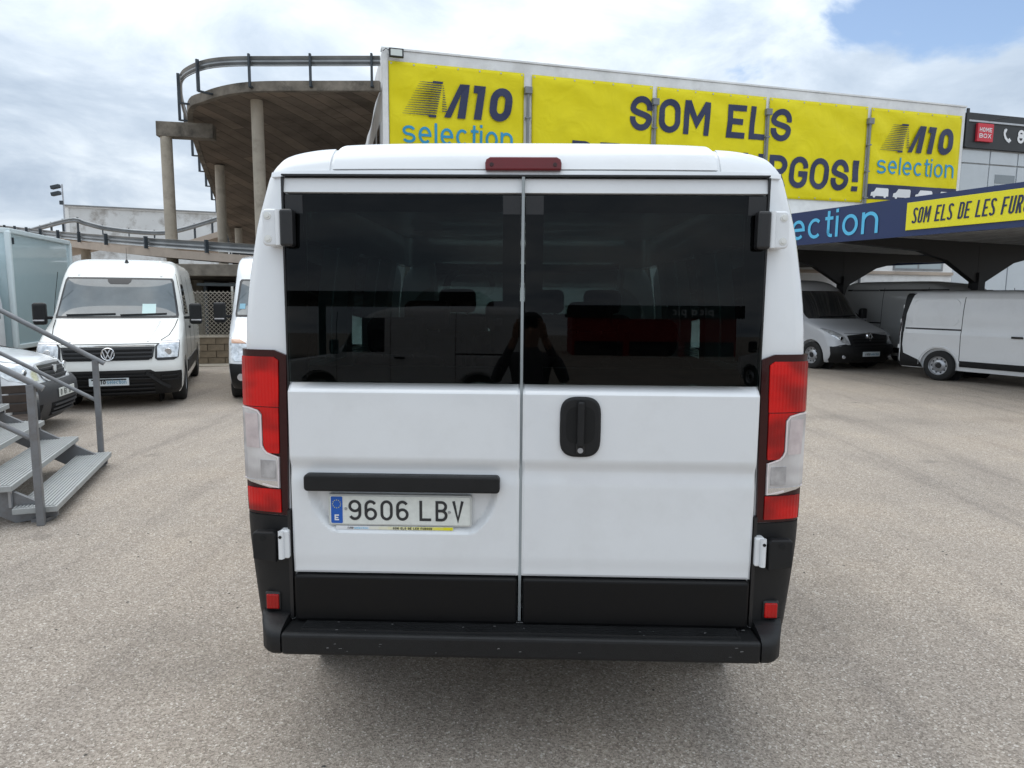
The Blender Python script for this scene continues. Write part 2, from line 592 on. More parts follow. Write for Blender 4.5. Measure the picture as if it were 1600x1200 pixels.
def rrect(w, h, r, n=5):
    p = []
    for cx, cy, a0 in ((w / 2 - r, h / 2 - r, 0), (-w / 2 + r, h / 2 - r, 90), (-w / 2 + r, -h / 2 + r, 180), (w / 2 - r, -h / 2 + r, 270)):
        for i in range(n + 1):
            a = R_(a0 + 90 * i / n)
            p.append((cx + r * math.cos(a), cy + r * math.sin(a)))
    return p


def pchip(ctrl):
    xs = [c[0] for c in ctrl]
    ys = [c[1] for c in ctrl]
    n = len(xs)
    h = [xs[i + 1] - xs[i] for i in range(n - 1)]
    d = [(ys[i + 1] - ys[i]) / h[i] for i in range(n - 1)]
    m = [0.0] * n
    m[0], m[-1] = d[0], d[-1]
    for i in range(1, n - 1):
        if d[i - 1] * d[i] > 0:
            w1, w2 = 2 * h[i] + h[i - 1], h[i] + 2 * h[i - 1]
            m[i] = (w1 + w2) / (w1 / d[i - 1] + w2 / d[i])

    def fn(x):
        if x <= xs[0]:
            return ys[0]
        if x >= xs[-1]:
            return ys[-1]
        i = 0
        while x > xs[i + 1]:
            i += 1
        t = (x - xs[i]) / h[i]
        return ((2 * t**3 - 3 * t**2 + 1) * ys[i] + (t**3 - 2 * t**2 + t) * h[i] * m[i]
                + (-2 * t**3 + 3 * t**2) * ys[i + 1] + (t**3 - t**2) * h[i] * m[i + 1])
    fn.xs = xs
    return fn


# ------------------------------------------------------------------ stroke lettering
def arc(cx, cy, rx, ry, a0, a1, n=10):
    return [(cx + rx * math.cos(R_(a0 + (a1 - a0) * i / n)), cy + ry * math.sin(R_(a0 + (a1 - a0) * i / n))) for i in range(n + 1)]


def glyph(ch, w, s, lower_x=0.68):
    """centre lines of a letter of cap height 1, width w, stroke s"""
    h = s / 2
    L, R, T, B, C = h, w - h, 1 - h, h, w / 2
    r = (R - L) / 2
    ry = min(r * 1.1, 0.27)
    mid = 0.5
    if ch == 'O' or ch == '0':
        return [arc(C, T - ry, r, ry, 0, 180) + arc(C, B + ry, r, ry, 180, 360) + [(R, T - ry)]]
    if ch == 'S':
        P0, P1, P2, P3 = (L, T - ry), (L, mid - .01), (R, mid + .01), (R, B + ry)
        bz = []
        for i in range(1, 12):
            t = i / 12
            bz.append(tuple((1 - t)**3 * P0[k] + 3 * t * (1 - t)**2 * P1[k] + 3 * t * t * (1 - t) * P2[k] + t**3 * P3[k] for k in (0, 1)))
        return [arc(C, T - ry, r, ry, -8, 180, 12) + bz + arc(C, B + ry, r, ry, 0, -188, 12)]
    if ch == 'M':
        return [[(L, 0), (L, 1)], [(R, 0), (R, 1)], [(L + h * .2, .97), (C, .36), (R - h * .2, .97)]]
    if ch == 'E':
        return [[(R + h, T), (L, T), (L, B), (R + h, B)], [(L, mid), (R, mid)]]
    if ch == 'F':
        return [[(R + h, T), (L, T), (L, 0)], [(L, mid), (R, mid)]]
    if ch == 'L':
        return [[(L, 1), (L, B), (R + h, B)]]
    if ch == 'H':
        return [[(L, 0), (L, 1)], [(R, 0), (R, 1)], [(L, mid), (R, mid)]]
    if ch == 'X':
        return [[(L, 0), (R, 1)], [(L, 1), (R, 0)]]
    if ch == 'D':
        return [[(L, B)] + arc(C, B + ry, r, ry, 270, 360) + arc(C, T - ry, r, ry, 0, 90) + [(L, T), (L, B - h * .5)]]
    if ch == 'U':
        return [[(L, 1)] + arc(C, B + ry, r, ry, 180, 360) + [(R, 1)]]
    if ch == 'R':
        return [[(L, 0), (L, T)] + arc(C, T - .22, r, .22, 90, -90) + [(L, T - .44)], [(C, T - .44), (R, 0)]]
    if ch == 'B':
        return [[(L, B - h), (L, T)] + arc(C, T - .21, r * .92, .21, 90, -90) + [(L, T - .42)],
                [(L, T - .42)] + arc(C, B + (T - .42 - B) / 2, r, (T - .42 - B) / 2, 90, -90) + [(L, B)]]
    if ch == 'G':
        return [arc(C, T - ry, r, ry, 0, 180) + arc(C, B + ry, r, ry, 180, 360) + [(R, .46), (C, .46)]]
    if ch == 'V':
        return [[(L, 1), (C, h * .8), (R, 1)]]
    if ch == '9':
        return [arc(C, T - .24, r, .24, 0, 360, 20), [(R, T - .24), (R, B + ry)] + arc(C, B + ry, r, ry, 0, -150)]
    if ch == '6':
        return [arc(C, B + .24, r, .24, 180, 540, 20), [(L, B + .24), (L, T - ry)] + arc(C, T - ry, r, ry, 180, 30)]
    if ch == '8':
        return [arc(C, B + .25, r, .25, 90, 450, 20), arc(C, T - .21, r * .88, .21, -90, 270, 20)]
    if ch == '3':
        return [arc(C, T - .22, r * .9, .22, 150, -90, 14) + [], arc(C, B + .25, r, .25, 90, -150, 14)]
    if ch == '1':
        return [[(L, T - .2), (C, T), (C, 0)]]
    if ch == '!':
        return [[(C, 1), (C, .30)], [(C, .16), (C, 0)]]
    x = lower_x
    ry = (x - s) / 2
    if ch == 's':
        q = (x - s) / 4
        return [arc(C, x - h - q, r, q, 20, 180) + arc(C, x - h - q, r, q, 180, 270, 5)
                + arc(C, B + q, r, q, 90, 0, 5) + arc(C, B + q, r, q, 0, -160)]
    if ch == 'e':
        return [[(L, x / 2), (R, x / 2)] + arc(C, x / 2, r, ry, 0, 315, 18)]
    if ch == 'c':
        return [arc(C, x / 2, r, ry, 45, 315, 16)]
    if ch == 'o':
        return [arc(C, x / 2, r, ry, 0, 360, 22)]
    if ch == 'a':
        return [arc(C, x / 2, r, ry, 0, 360, 22), [(R, x), (R, 0)]]
    if ch == 'p':
        return [arc(C, x / 2, r, ry, 0, 360, 22), [(L, x), (L, -.3)]]
    if ch == 'l':
        return [[(C, 0), (C, 1)]]
    if ch == 'i':
        return [[(C, 0), (C, x)], [(C, x + .13), (C, x + .13 + s * 1.1)]]
    if ch == 't':
        return [[(C, x + .22), (C, B + .12)] + arc(C + .14, B + .13, .14, .13, 180, 270, 5) + [(C + .2, B)], [(C - .17, x - h), (C + .22, x - h)]]
    if ch == 'n':
        return [[(L, 0), (L, x)], [(L, x / 2)] + arc(C, x - h - r, r, r, 180, 0, 12) + [(R, 0)]]
    return []


NARROW = {'i': .25, 'l': .25, '!': .5, 't': .42, '1': .7}


def ribbon(path, s):
    """2D polyline -> quads of width s with mitred joints"""
    pts = [Vector((p[0], p[1])) for p in path]
    q = [pts[0]]
    for p in pts[1:]:
        if (p - q[-1]).length > 1e-5:
            q.append(p)
    pts = q
    n = len(pts)
    closed = (pts[0] - pts[-1]).length < 1e-4 and n > 3
    if closed:
        pts = pts[:-1]
        n -= 1
    out = []
    for i in range(n):
        a = pts[(i - 1) % n] if (closed or i > 0) else None
        b = pts[(i + 1) % n] if (closed or i < n - 1) else None
        d0 = (pts[i] - a).normalized() if a is not None else (b - pts[i]).normalized()
        d1 = (b - pts[i]).normalized() if b is not None else d0
        nn = Vector((-d0.y - d1.y, d0.x + d1.x))
        if nn.length < 1e-4:
            nn = Vector((-d0.y, d0.x))
        nn.normalize()
        c = max(0.45, nn.dot(Vector((-d0.y, d0.x))))
        out.append((pts[i] + nn * (s / 2 / c), pts[i] - nn * (s / 2 / c)))
    return out, closed


def letter_mesh(name, strokes, s, fr, size, m, parent, x0=0.0, shear=0.0, off=0.006, disp=None, yscale=1.0):
    o, xd, yd, nd = [Vector(q) for q in fr]
    v, f = [], []
    for k, st in enumerate(strokes):
        fine = [Vector((q[0], q[1])) for q in st[:1]]
        for q in st[1:]:
            q = Vector((q[0], q[1]))
            nseg = max(1, math.ceil((q - fine[-1]).length / .16)) if disp else 1
            p0 = fine[-1]
            fine += [p0.lerp(q, i / nseg) for i in range(1, nseg + 1)]
        rb, closed = ribbon(fine, s)
        base = len(v)
        for a, b in rb:
            for p in (a, b):
                X = x0 + (p.x + shear * p.y) * size
                Y = p.y * size * yscale
                dd = disp(X, Y) if disp else 0.0
                v.append(o + xd * X + yd * Y + nd * (off + k * 0.0012 + dd))
        n = len(rb)
        for i in range(n if closed else n - 1):
            j = (i + 1) % n
            f.append((base + 2 * i, base + 2 * i + 1, base + 2 * j + 1, base + 2 * j))
    return mesh_obj(name, v, f, m, parent, recalc=False)


def text(string, fr, size, m, parent, width=0.5, stroke=0.15, gap=0.13, x0=0.0, shear=0.0, off=0.006, disp=None, pos=None,
         total=None, lower_x=0.68, space=0.36, name='letter'):
    """lays the letters out one by one; total stretches the run to a given length"""
    adv = []
    x = 0.0
    for ch in string:
        w = width * NARROW.get(ch, 1.0)
        if ch == 'M':
            w = width * 1.25
        if ch == ' ':
            x += space
            continue
        adv.append((ch, x, w))
        x += w + gap
    x -= gap
    k = 1.0
    if total:
        k = total / (x * size)
    objs = []
    for ch, px, w in adv:
        objs.append(letter_mesh(name, glyph(ch, w * k, stroke, lower_x), stroke, fr, size, m, parent, x0 + px * k * size, shear, off, disp))
    return objs


def poly_mesh(name, polys, fr, size, m, parent, x0=0.0, y0=0.0, off=0.006, disp=None):
    o, xd, yd, nd = [Vector(q) for q in fr]
    v, f = [], []
    for k, pl in enumerate(polys):
        b = len(v)
        for p in pl:
            X, Y = x0 + p[0] * size, y0 + p[1] * size
            v.append(o + xd * X + yd * Y + nd * (off + (disp(X, Y) if disp else 0)))
        f.append(tuple(range(b, b + len(pl))))
    return mesh_obj(name, v, f, m, parent, recalc=False)


def m10_logo(fr, size, parent, ink=None, x0=0.0, y0=0.0, off=0.006, disp=None, name='logo_mark'):
    """striped speeding M and the figure 10; size is the cap height, the run is 3.43 heights wide"""
    ink = ink or NAVY
    st = []
    n = 15
    for i in range(n):
        t = 1 - i / (n - 1)
        th = 0.030
        y = 0.02 + 0.94 * t
        xl = 0.53 * t + 0.0
        xr = 1.02 + 0.21 * t
        solid = 0.92 * t + 0.79 * (1 - t)
        st.append([(xl, y + th * .35), (xl, y + th * .65), (solid, y + th), (xr, y + th), (xr, y), (solid, y)])
        # thinning stripes of the inner diagonal
        if 0.1 < t < 0.95:
            xa = xr + 0.01 + 0.16 * (1 - t)
            xb = 1.25 + 0.13 * (1 - t)
            if xb > xa + 0.02:
                st.append([(xa, y + th * .2), (xa, y + th), (xb, y + th), (xb, y + th * .2)])
    st.append([(0.93, .965), (0.93, 1.03), (1.24, 1.03), (1.23, .965)])
    st.append([(0.79, -.03), (0.79, .03), (1.03, .03), (1.02, -.03)])
    poly_mesh('logo_stripes', st, fr, size, ink, parent, x0, y0, off, disp)
    # M leg as two convex bars, joined at the top
    poly_mesh(name, [[(1.26, 0), (1.76, 1), (1.93, 1), (1.80, .72), (1.47, 0)], [(1.67, 0), (1.80, .72), (1.93, 1), (2.06, 1), (1.92, 0)]],
              fr, size, ink, parent, x0, y0, off, disp)
    poly_mesh(name, [[(2.31, .78), (2.18, .78), (2.2, 1), (2.57, 1), (2.35, .9)], [(2.18, 0), (2.31, .78), (2.35, .9), (2.57, 1), (2.42, 0)]],
              fr, size, ink, parent, x0, y0, off, disp)
    o, xd, yd, nd = [Vector(q) for q in fr]
    fr2 = (o + yd * y0, xd, yd, nd)
    d2 = (lambda X, Y: disp(X, Y + y0)) if disp else None
    letter_mesh(name, glyph('0', .70, .23), .23, fr2, size, ink, parent, x0 + 2.64 * size, .12, off, d2)


# ------------------------------------------------------------------ vans
class Body:
    """closed shell of stacked plan curves: near face at small y, far face at large y, all functions of height"""

    def __init__(s, near, far, half, rnear, rfar, nexp=2.6):
        s.near, s.far, s.half = pchip(near), pchip(far), pchip(half)
        s.rn, s.rf = pchip(rnear), pchip(rfar)
        s.n = nexp
        s.ctrl = (near, far, half)

    def bulge(s, x, z):
        t = min(0.9995, abs(x) / max(1e-4, s.half(z)))
        return 1 - (1 - t ** s.n) ** (1 / s.n)

    def yn(s, x, z):
        return s.near(z) + s.rn(z) * s.bulge(x, z)

    def yf(s, x, z):
        return s.far(z) - s.rf(z) * s.bulge(x, z)

    def zlevels(s):
        zs = sorted(set(round(c[0], 4) for k in s.ctrl for c in k))
        out = []
        for a, b in zip(zs[:-1], zs[1:]):
            k = max(1, math.ceil((b - a) / 0.09), math.ceil(abs(s.near(b) - s.near(a)) / 0.09),
                    math.ceil(abs(s.half(b) - s.half(a)) / 0.05))
            out += [a + (b - a) * i / k for i in range(k)]
        return out + [zs[-1]]

    def loop(s, z, inset=0.0, nx=21, ny=8):
        w = s.half(z)
        ts = [math.sin(PI / 2 * (2 * i / (nx - 1) - 1)) for i in range(nx)]
        pts = [(t * w, s.yn(t * w, z)) for t in ts]
        a, b = s.yn(w, z), s.yf(w, z)
        pts += [(w, a + (b - a) * i / ny) for i in range(1, ny)]
        pts += [(t * w, s.yf(t * w, z)) for t in reversed(ts)]
        pts += [(-w, b + (a - b) * i / ny) for i in range(1, ny)]
        if inset:
            cy = (a + b) / 2
            ly = (s.far(z) - s.near(z)) / 2
            pts = [(x * (w - inset) / w, cy + (y - cy) * (ly - 3 * inset) / ly) for x, y in pts]
        return pts

    def solid(s, inset=0.0, z0=None, z1=None):
        zs = [z for z in s.zlevels() if (z0 is None or z >= z0 - 1e-6) and (z1 is None or z <= z1 + 1e-6)]
        v, f = [], []
        for z in zs:
            v += [(x, y, z) for x, y in s.loop(z, inset)]
        m = len(v) // len(zs)
        for i in range(len(zs) - 1):
            for j in range(m):
                f.append((i * m + j, i * m + (j + 1) % m, (i + 1) * m + (j + 1) % m, (i + 1) * m + j))
        f.append(tuple(range(m - 1, -1, -1)))
        f.append(tuple(range((len(zs) - 1) * m, len(zs) * m)))
        return v, f

    def point(s, face, a, z, off):
        """face n/f: a = x ; face l/r (x = -/+): a = y"""
        e = 0.004

        def P(a, z):
            if face == 'n':
                return Vector((a, s.yn(a, z), z))
            if face == 'f':
                return Vector((a, s.yf(a, z), z))
            sg = -1 if face == 'l' else 1
            return Vector((sg * s.half(z), a, z))
        p = P(a, z)
        da = P(a + e, z) - P(a - e, z)
        dz = P(a, z + e) - P(a, z - e)
        n = da.cross(dz)
        n.normalize()
        want = {'n': Vector((0, -1, .15)), 'f': Vector((0, 1, .15)), 'l': Vector((-1, 0, 0)), 'r': Vector((1, 0, 0))}[face]
        if n.dot(want) < 0:
            n = -n
        return p + n * off, n

    def patch(s, face, rows, off=0.006, thick=0.012, na=10, dz=0.05, smoothrows=False):
        """rows: (z, a0, a1) from bottom to top; returns verts, faces of a shell lying on the body"""
        full = []
        for (z0, a0, b0), (z1, a1, b1) in zip(rows[:-1], rows[1:]):
            k = max(1, math.ceil((z1 - z0) / dz))
            for i in range(k):
                t = i / k
                full.append((z0 + (z1 - z0) * t, a0 + (a1 - a0) * t, b0 + (b1 - b0) * t))
        full.append(rows[-1])
        v, f = [], []
        m = na + 1
        for z, a0, a1 in full:
            for i in range(m):
                v.append(s.point(face, a0 + (a1 - a0) * i / na, z, off)[0])
        nr = len(full)
        for i in range(nr - 1):
            for j in range(na):
                f.append((i * m + j, i * m + j + 1, (i + 1) * m + j + 1, (i + 1) * m + j))
        rim = [j for j in range(m)] + [i * m + na for i in range(1, nr)] + [(nr - 1) * m + j for j in range(na - 1, -1, -1)] + [i * m for i in range(nr - 2, 0, -1)]
        base = len(v)
        for q in rim:
            i, j = divmod(q, m)
            z, a0, a1 = full[i]
            v.append(s.point(face, a0 + (a1 - a0) * j / na, z, off - thick)[0])
        k = len(rim)
        for i in range(k):
            f.append((rim[i], rim[(i + 1) % k], base + (i + 1) % k, base + i))
        return v, f


def patch(body, name, m, parent, face, rows, off=0.006, thick=0.012, na=10, dz=0.05):
    v, f = body.patch(face, rows, off, thick, na, dz)
    return mesh_obj(name, v, f, m, parent, smooth=35)


def cutter(mb):
    me = bpy.data.meshes.new('cutter')
    me.from_pydata([tuple(p) for p in mb.v], [], mb.f)
    bm = bmesh.new()
    bm.from_mesh(me)
    bmesh.ops.recalc_face_normals(bm, faces=bm.faces)
    bm.to_mesh(me)
    bm.free()
    o = bpy.data.objects.new('cutter', me)
    COL.objects.link(o)
    return o


def boolean_cut(obj, cutters, smooth=35):
    for c in cutters:
        md = obj.modifiers.new('cut', 'BOOLEAN')
        md.operation = 'DIFFERENCE'
        md.solver = 'EXACT'
        md.object = c
    dg = bpy.context.evaluated_depsgraph_get()
    dg.update()
    me = bpy.data.meshes.new_from_object(obj.evaluated_get(dg))
    obj.modifiers.clear()
    old = obj.data
    obj.data = me
    bpy.data.meshes.remove(old)
    for c in cutters:
        cm = c.data
        bpy.data.objects.remove(c)
        bpy.data.meshes.remove(cm)
    me.polygons.foreach_set('use_smooth', [True] * len(me.polygons))
    me.set_sharp_from_angle(angle=R_(smooth))
    return obj


def wheel(parent, x, y, r, w=0.21, side=1, dark=False):
    """x is the outer face of the tyre"""
    t = MB().lathe([(r * .62, 0.0), (r * .70, .012 * 1), (r * .93, .0), (r * .985, -.02), (r, -.05), (r, -w + .05), (r * .985, -w + .02), (r * .62, -w)],
                   (x, y, r), (side, 0, 0), 32).build('wheel', RUBBER, parent, smooth=40)
    rm = MB()
    rm.lathe([(r * .625, -.004), (r * .60, -.012), (r * .57, -.045), (r * .44, -.05), (r * .36, -.02), (r * .24, -.012), (r * .20, -.03), (0.001, -.03)],
             (x, y, r), (side, 0, 0), 32)
    rm.build('rim', BLACKS if dark else STEEL, t, smooth=40)
    hb = MB().cyl((x - side * .035, y, r), (x - side * .006, y, r), r * .19, r * .16, 16)
    hb.build('hub_cap', BLACKS, t, smooth=40)
    hs = MB()
    for k in range(10):
        a = 2 * PI * k / 10
        cy, cz = y + math.cos(a) * r * .46, r + math.sin(a) * r * .46
        hs.cyl((x - side * .06, cy, cz), (x - side * .043, cy, cz), r * .055, None, 10)
    hs.build('vent_hole', DARK, t)
    return t


def arch_cutters(body, ys, r, depth=0.34):
    cs = []
    for y in ys:
        for sg in (-1, 1):
            cs.append(cutter(MB().cyl((sg * (1.2), y, r * 0.95), (sg * (1.2 - depth), y, r * 0.95), r * 1.22, None, 36)))
    return cs


def van_shell(root, body, paint, arches, r, name='body'):
    v, f = body.solid()
    o = mesh_obj(name, v, f, paint, root, smooth=35)
    boolean_cut(o, arch_cutters(body, arches, r))
    for y in arches:
        for sg in (-1, 1):
            MB().cyl((sg * .62, y, r * .95), (sg * .6, y, r * .95), r * 1.2, None, 24).build('wheel_well', DARK, root)
    return o


def mirror_part(root, x, y, z, side, m=None):
    m = m or BLACKP
    a = MB().beam((x, y, z - .05), (x + side * .14, y - .04, z - .04), .07, .05)
    arm = a.build('mirror_arm', m, root, bevel=.01)
    h = MB().box((x + side * .19, y - .05, z + .02), (.20, .13, .36)).build('mirror', m, root, bevel=.045, seg=3)
    MB().box((x + side * .19, y + .0185, z + .05), (.16, .006, .22)).build('mirror_glass', CHROME, h)
    MB().box((x + side * .20, y - .108, z - .085), (.16, .03, .022)).build('indicator', CLEARL, h)
    return h

def rot2(th, x, y):
    return (x * math.cos(th) - y * math.sin(th), x * math.sin(th) + y * math.cos(th))


def place_by(root, th, lx, ly, wx, wy):
    """put the thing so that its local point (lx, ly) stands at world (wx, wy)"""
    dx, dy = rot2(th, lx, ly)
    root.location = (wx - dx, wy - dy, 0)
    root.rotation_euler = (0, 0, th)


# ================================================================== SETTING
def build_ground():
    S = 700.0
    n = 8
    v, f = [], []
    for i in range(n + 1):
        for j in range(n + 1):
            v.append((-S + 2 * S * i / n, -S + 2 * S * j / n, 0))
    for i in range(n):
        for j in range(n):
            a = i * (n + 1) + j
            f.append((a, a + n + 1, a + n + 2, a + 1))
    g = mesh_obj('ground', v, f, MATS['asphalt'])
    tag(g, 'worn beige grey asphalt of the van sales yard', kind='structure')


build_ground()


def build_debris():
    v, f = [], []
    rnd = random.Random(3)
    for k in range(420):
        x, y = rnd.uniform(-6, 8), rnd.uniform(1.0, 14)
        r = rnd.uniform(.003, .009)
        a = rnd.uniform(0, PI)
        b = len(v)
        for q in range(5):
            t = a + 2 * PI * q / 5
            v.append((x + r * math.cos(t) * rnd.uniform(.7, 1.5), y + r * math.sin(t), .0005))
        v.append((x, y, r * .7))
        f += [(b + q, b + (q + 1) % 5, b + 5) for q in range(5)]
    o = mesh_obj('loose_grit', v, f, mat('grit', (.09, .08, .07), .9, var=.5, vscale=2.0))
    tag(o, 'scattered loose grit on the asphalt', 'grit', kind='stuff')


build_debris()

# facade line of the banner building
FA = Vector((-4.19, 23.0, 0))
FD = Vector((0.96432, 0.26475, 0))          # along the facade, to the right
FB = Vector((-0.26475, 0.96432, 0))         # into the building
FN = -FB
UP = Vector((0, 0, 1))


def fpt(u, z, back=0.0):
    return FA + FD * u + UP * z + FB * back


def fbox(mb, u0, u1, z0, z1, b0, b1):
    v = [fpt(u, z, b) for u in (u0, u1) for b in (b0, b1) for z in (z0, z1)]
    mb.add(v, [(0, 1, 3, 2), (4, 6, 7, 5), (0, 4, 5, 1), (2, 3, 7, 6), (0, 2, 6, 4), (1, 5, 7, 3)])
    return mb


def build_warehouse():
    w = empty('warehouse', FA, 0, 'white rendered hall carrying the yellow banners beside the concrete ramp', 'building')

    def P(name, m, *boxes, **kw):
        mb = MB()
        for b in boxes:
            fbox(mb, *b)
        mb.v = [p - FA for p in mb.v]
        return mb.build(name, m, w, **kw)
    P('wall', WALLW, (0, 23.32, 0, 9.50, 0, 18), bevel=.02)
    P('coping', WALLW, (-.03, 23.34, 9.503, 9.56, -.035, .3))
    P('corner_pilaster', WALLW, (-.012, .165, 0, 9.495, -.06, -.003))
    P('ledge', CONCB, (0.2, 23.3, 2.78, 2.90, -.09, -.003))
    for u0 in (16.6, 20.3):
        fr = P('window', PIPEG, (u0, u0 + 2.5, 2.95, 4.25, -.03, -.003))
        for k in range(2):
            mb = MB()
            fbox(mb, u0 + .08 + k * 1.2, u0 + 1.18 + k * 1.2, 3.03, 4.17, -.036, -.031)
            mb.v = [p - FA for p in mb.v]
            mb.build('pane', mat('pale_pane', (0.30, 0.36, 0.38), 0.06, coat=1.0), fr)
    for u in (4.80, 9.475, 14.07, 18.62):
        mb = MB()
        mb.cyl(fpt(u, 0, -.10) - FA, fpt(u, 8.52, -.10) - FA, .055, None, 12)
        d = mb.build('downpipe', PIPEG, w, smooth=40)
        mb = MB()
        fbox(mb, u - .12, u + .12, 8.50, 8.72, -.20, -.004)
        mb.v = [p - FA for p in mb.v]
        mb.build('rain_head', PIPEG, d, bevel=.01)
        for zz in (5.7, 6.7, 7.7):
            mb = fbox(MB(), u - .085, u + .085, zz, zz + .05, -.165, -.004)
            mb.v = [p - FA for p in mb.v]
            mb.build('pipe_clip', PIPEG, d)
    # side wall windows, under the ramp
    for k, b0 in enumerate((0.9, 2.7, 4.9, 7.1)):
        mb = MB()
        v = [fpt(-.03 + dx, z, b) for dx in (0, .026) for b in (b0, b0 + 1.3) for z in (5.9, 7.5)]
        mb.add(v, [(0, 1, 3, 2), (4, 6, 7, 5), (0, 4, 5, 1), (2, 3, 7, 6), (0, 2, 6, 4), (1, 5, 7, 3)])
        mb.v = [p - FA for p in mb.v]
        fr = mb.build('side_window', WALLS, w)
        for q in range(2):
            mb = MB()
            v = [fpt(-.038 + dx, z, b) for dx in (0, .006) for b in (b0 + .08 + q * .6, b0 + .62 + q * .6) for z in (5.98, 7.42)]
            mb.add(v, [(0, 1, 3, 2), (4, 6, 7, 5), (0, 4, 5, 1), (2, 3, 7, 6), (0, 2, 6, 4), (1, 5, 7, 3)])
            mb.v = [p - FA for p in mb.v]
            mb.build('pane', DGLASS, fr)


build_warehouse()


def build_banners():
    def make(u0, u1, z0, z1, label, seed):
        root = empty('banner', fpt((u0 + u1) / 2, z0, -.03), 0, label, 'banner', 'yellow banners along the hall front')

        def disp(u, z):
            e = min(u - u0, u1 - u, z1 - z, z - z0)
            k = min(1.0, max(0.0, e) / 0.25)
            w = noise.noise(Vector((u * .9 + seed, z * 1.3, seed))) * .045 + noise.noise(Vector((u * 2.6 + z * 1.9, z * .8 - u * .5, seed + 3))) * .014
            fold = .030 * math.sin((u * 1.1 + z * 2.3) * 2.2 + seed) * math.exp(-max(0, e) * 1.2)
            return .035 + (w + .02) * k + fold * k
        nu, nz = 44, 34
        v, f = [], []
        o = root.location
        for i in range(nz + 1):
            for j in range(nu + 1):
                u = u0 + (u1 - u0) * j / nu
                z = z0 + (z1 - z0) * i / nz
                v.append(fpt(u, z, -.01 - disp(u, z)) - o)
        m = nu + 1
        for i in range(nz):
            for j in range(nu):
                f.append((i * m + j, i * m + j + 1, (i + 1) * m + j + 1, (i + 1) * m + j))
        s = mesh_obj('sheet', v, f, YEL, root, smooth=60, recalc=False)
        sm = s.modifiers.new('thickness', 'SOLIDIFY')
        sm.thickness = .004
        mb = MB()
        k = 0
        eye = MB()
        n_e = 7
        for j in range(n_e):
            u = u0 + .08 + (u1 - u0 - .16) * j / (n_e - 1)
            for z in (z0 + .07, z1 - .07):
                eye.cyl(fpt(u, z, -.012 - disp(u, z) - .004) - o, fpt(u, z, -.012 - disp(u, z) - .012) - o, .028, None, 8)
        tag(eye.build('eyelets', STEEL, root), None, kind='stuff')
        fr = (fpt(0, 0, -.01) - o, FD, UP, FN)
        return root, fr, disp

    # 1: logo banner at the corner
    r, fr, dp = make(.19, 4.67, 5.55, 9.16, 'yellow banner with dark M10 and cyan selection beside the concrete ramp', 1.3)
    m10_logo(fr, 1.07, r, NAVY, .60, 7.54, .045, dp)
    fr2 = (fr[0] + UP * 6.67, FD, UP, FN)
    text('selection', fr2, .67, CYAN, r, width=.62, stroke=.125, gap=.145, x0=.60, off=.024, disp=lambda X, Y: dp(X, Y + 6.67), total=3.68, lower_x=.8)
    # 2-4: the slogan
    CAPS = {
        2: [('S', 8.50, 9.36, 7.60), ('D', 6.34, 7.20, 5.94), ('E', 7.38, 8.10, 5.94), ('L', 8.75, 9.33, 5.94)],
        3: [('O', 9.62, 10.46, 7.60), ('M', 10.60, 11.64, 7.60), ('E', 12.36, 13.12, 7.60), ('L', 13.30, 13.96, 7.60),
            ('E', 9.75, 10.45, 5.94), ('S', 10.62, 11.46, 5.94), ('F', 12.15, 12.85, 5.94), ('U', 13.06, 13.92, 5.94)],
        4: [('S', 14.20, 15.06, 7.60), ('R', 14.20, 14.98, 5.94), ('G', 15.10, 15.92, 5.94), ('O', 16.03, 16.85, 5.94), ('S', 16.96, 17.74, 5.94), ('!', 17.86, 18.26, 5.94)]}
    for k, (u0, u1, lab) in {2: (4.95, 9.39, 'yellow banner with one dark S at its edge beside the logo banner by the ramp'),
                             3: (9.56, 14.0, 'yellow banner carrying OM EL in dark letters between two downpipes'),
                             4: (14.14, 18.54, 'yellow banner ending in GOS with exclamation mark next to the van picture banner')}.items():
        r, fr, dp = make(u0, u1, 5.54, 9.15, lab, 2.1 * k)
        for ch, a, b, z in CAPS[k]:
            cap = 1.17
            w = (b - a) / cap
            o2 = fr[0] + UP * z
            st = .18 if ch != '!' else .24
            letter_mesh('letter', glyph(ch, w, st), st, (o2, FD, UP, FN), cap, NAVY, r, a, .05, .024,
                        (lambda X, Y, z=z: dp(X, Y + z)))
    # 5: second logo banner with the row of vans
    r, fr, dp = make(18.70, 23.12, 5.35, 9.14, 'yellow banner with M10 selection above a navy strip of little white vans', 13.7)
    m10_logo(fr, 1.03, r, NAVY, 19.18, 7.56, .045, dp)
    fr2 = (fr[0] + UP * 6.68, FD, UP, FN)
    text('selection', fr2, .66, CYAN, r, width=.62, stroke=.12, gap=.145, x0=19.08, off=.024, disp=lambda X, Y: dp(X, Y + 6.68), total=3.78, lower_x=.8)
    st = []
    for j in range(30):
        a, b = 18.73 + 4.36 * j / 30, 18.73 + 4.36 * (j + 1) / 30
        st.append([(a, 5.69), (b, 5.69), (b, 6.0), (a, 6.0)])
        st.append([(a, 6.0), (b, 6.0), (b, 6.27), (a, 6.27)])
    poly_mesh('navy_strip', st, fr, 1.0, NAVY, r, off=.020, disp=dp)
    van = [(0, .08), (.02, .24), (.14, .27), (.26, .42), (.92, .42), (.95, .08)]
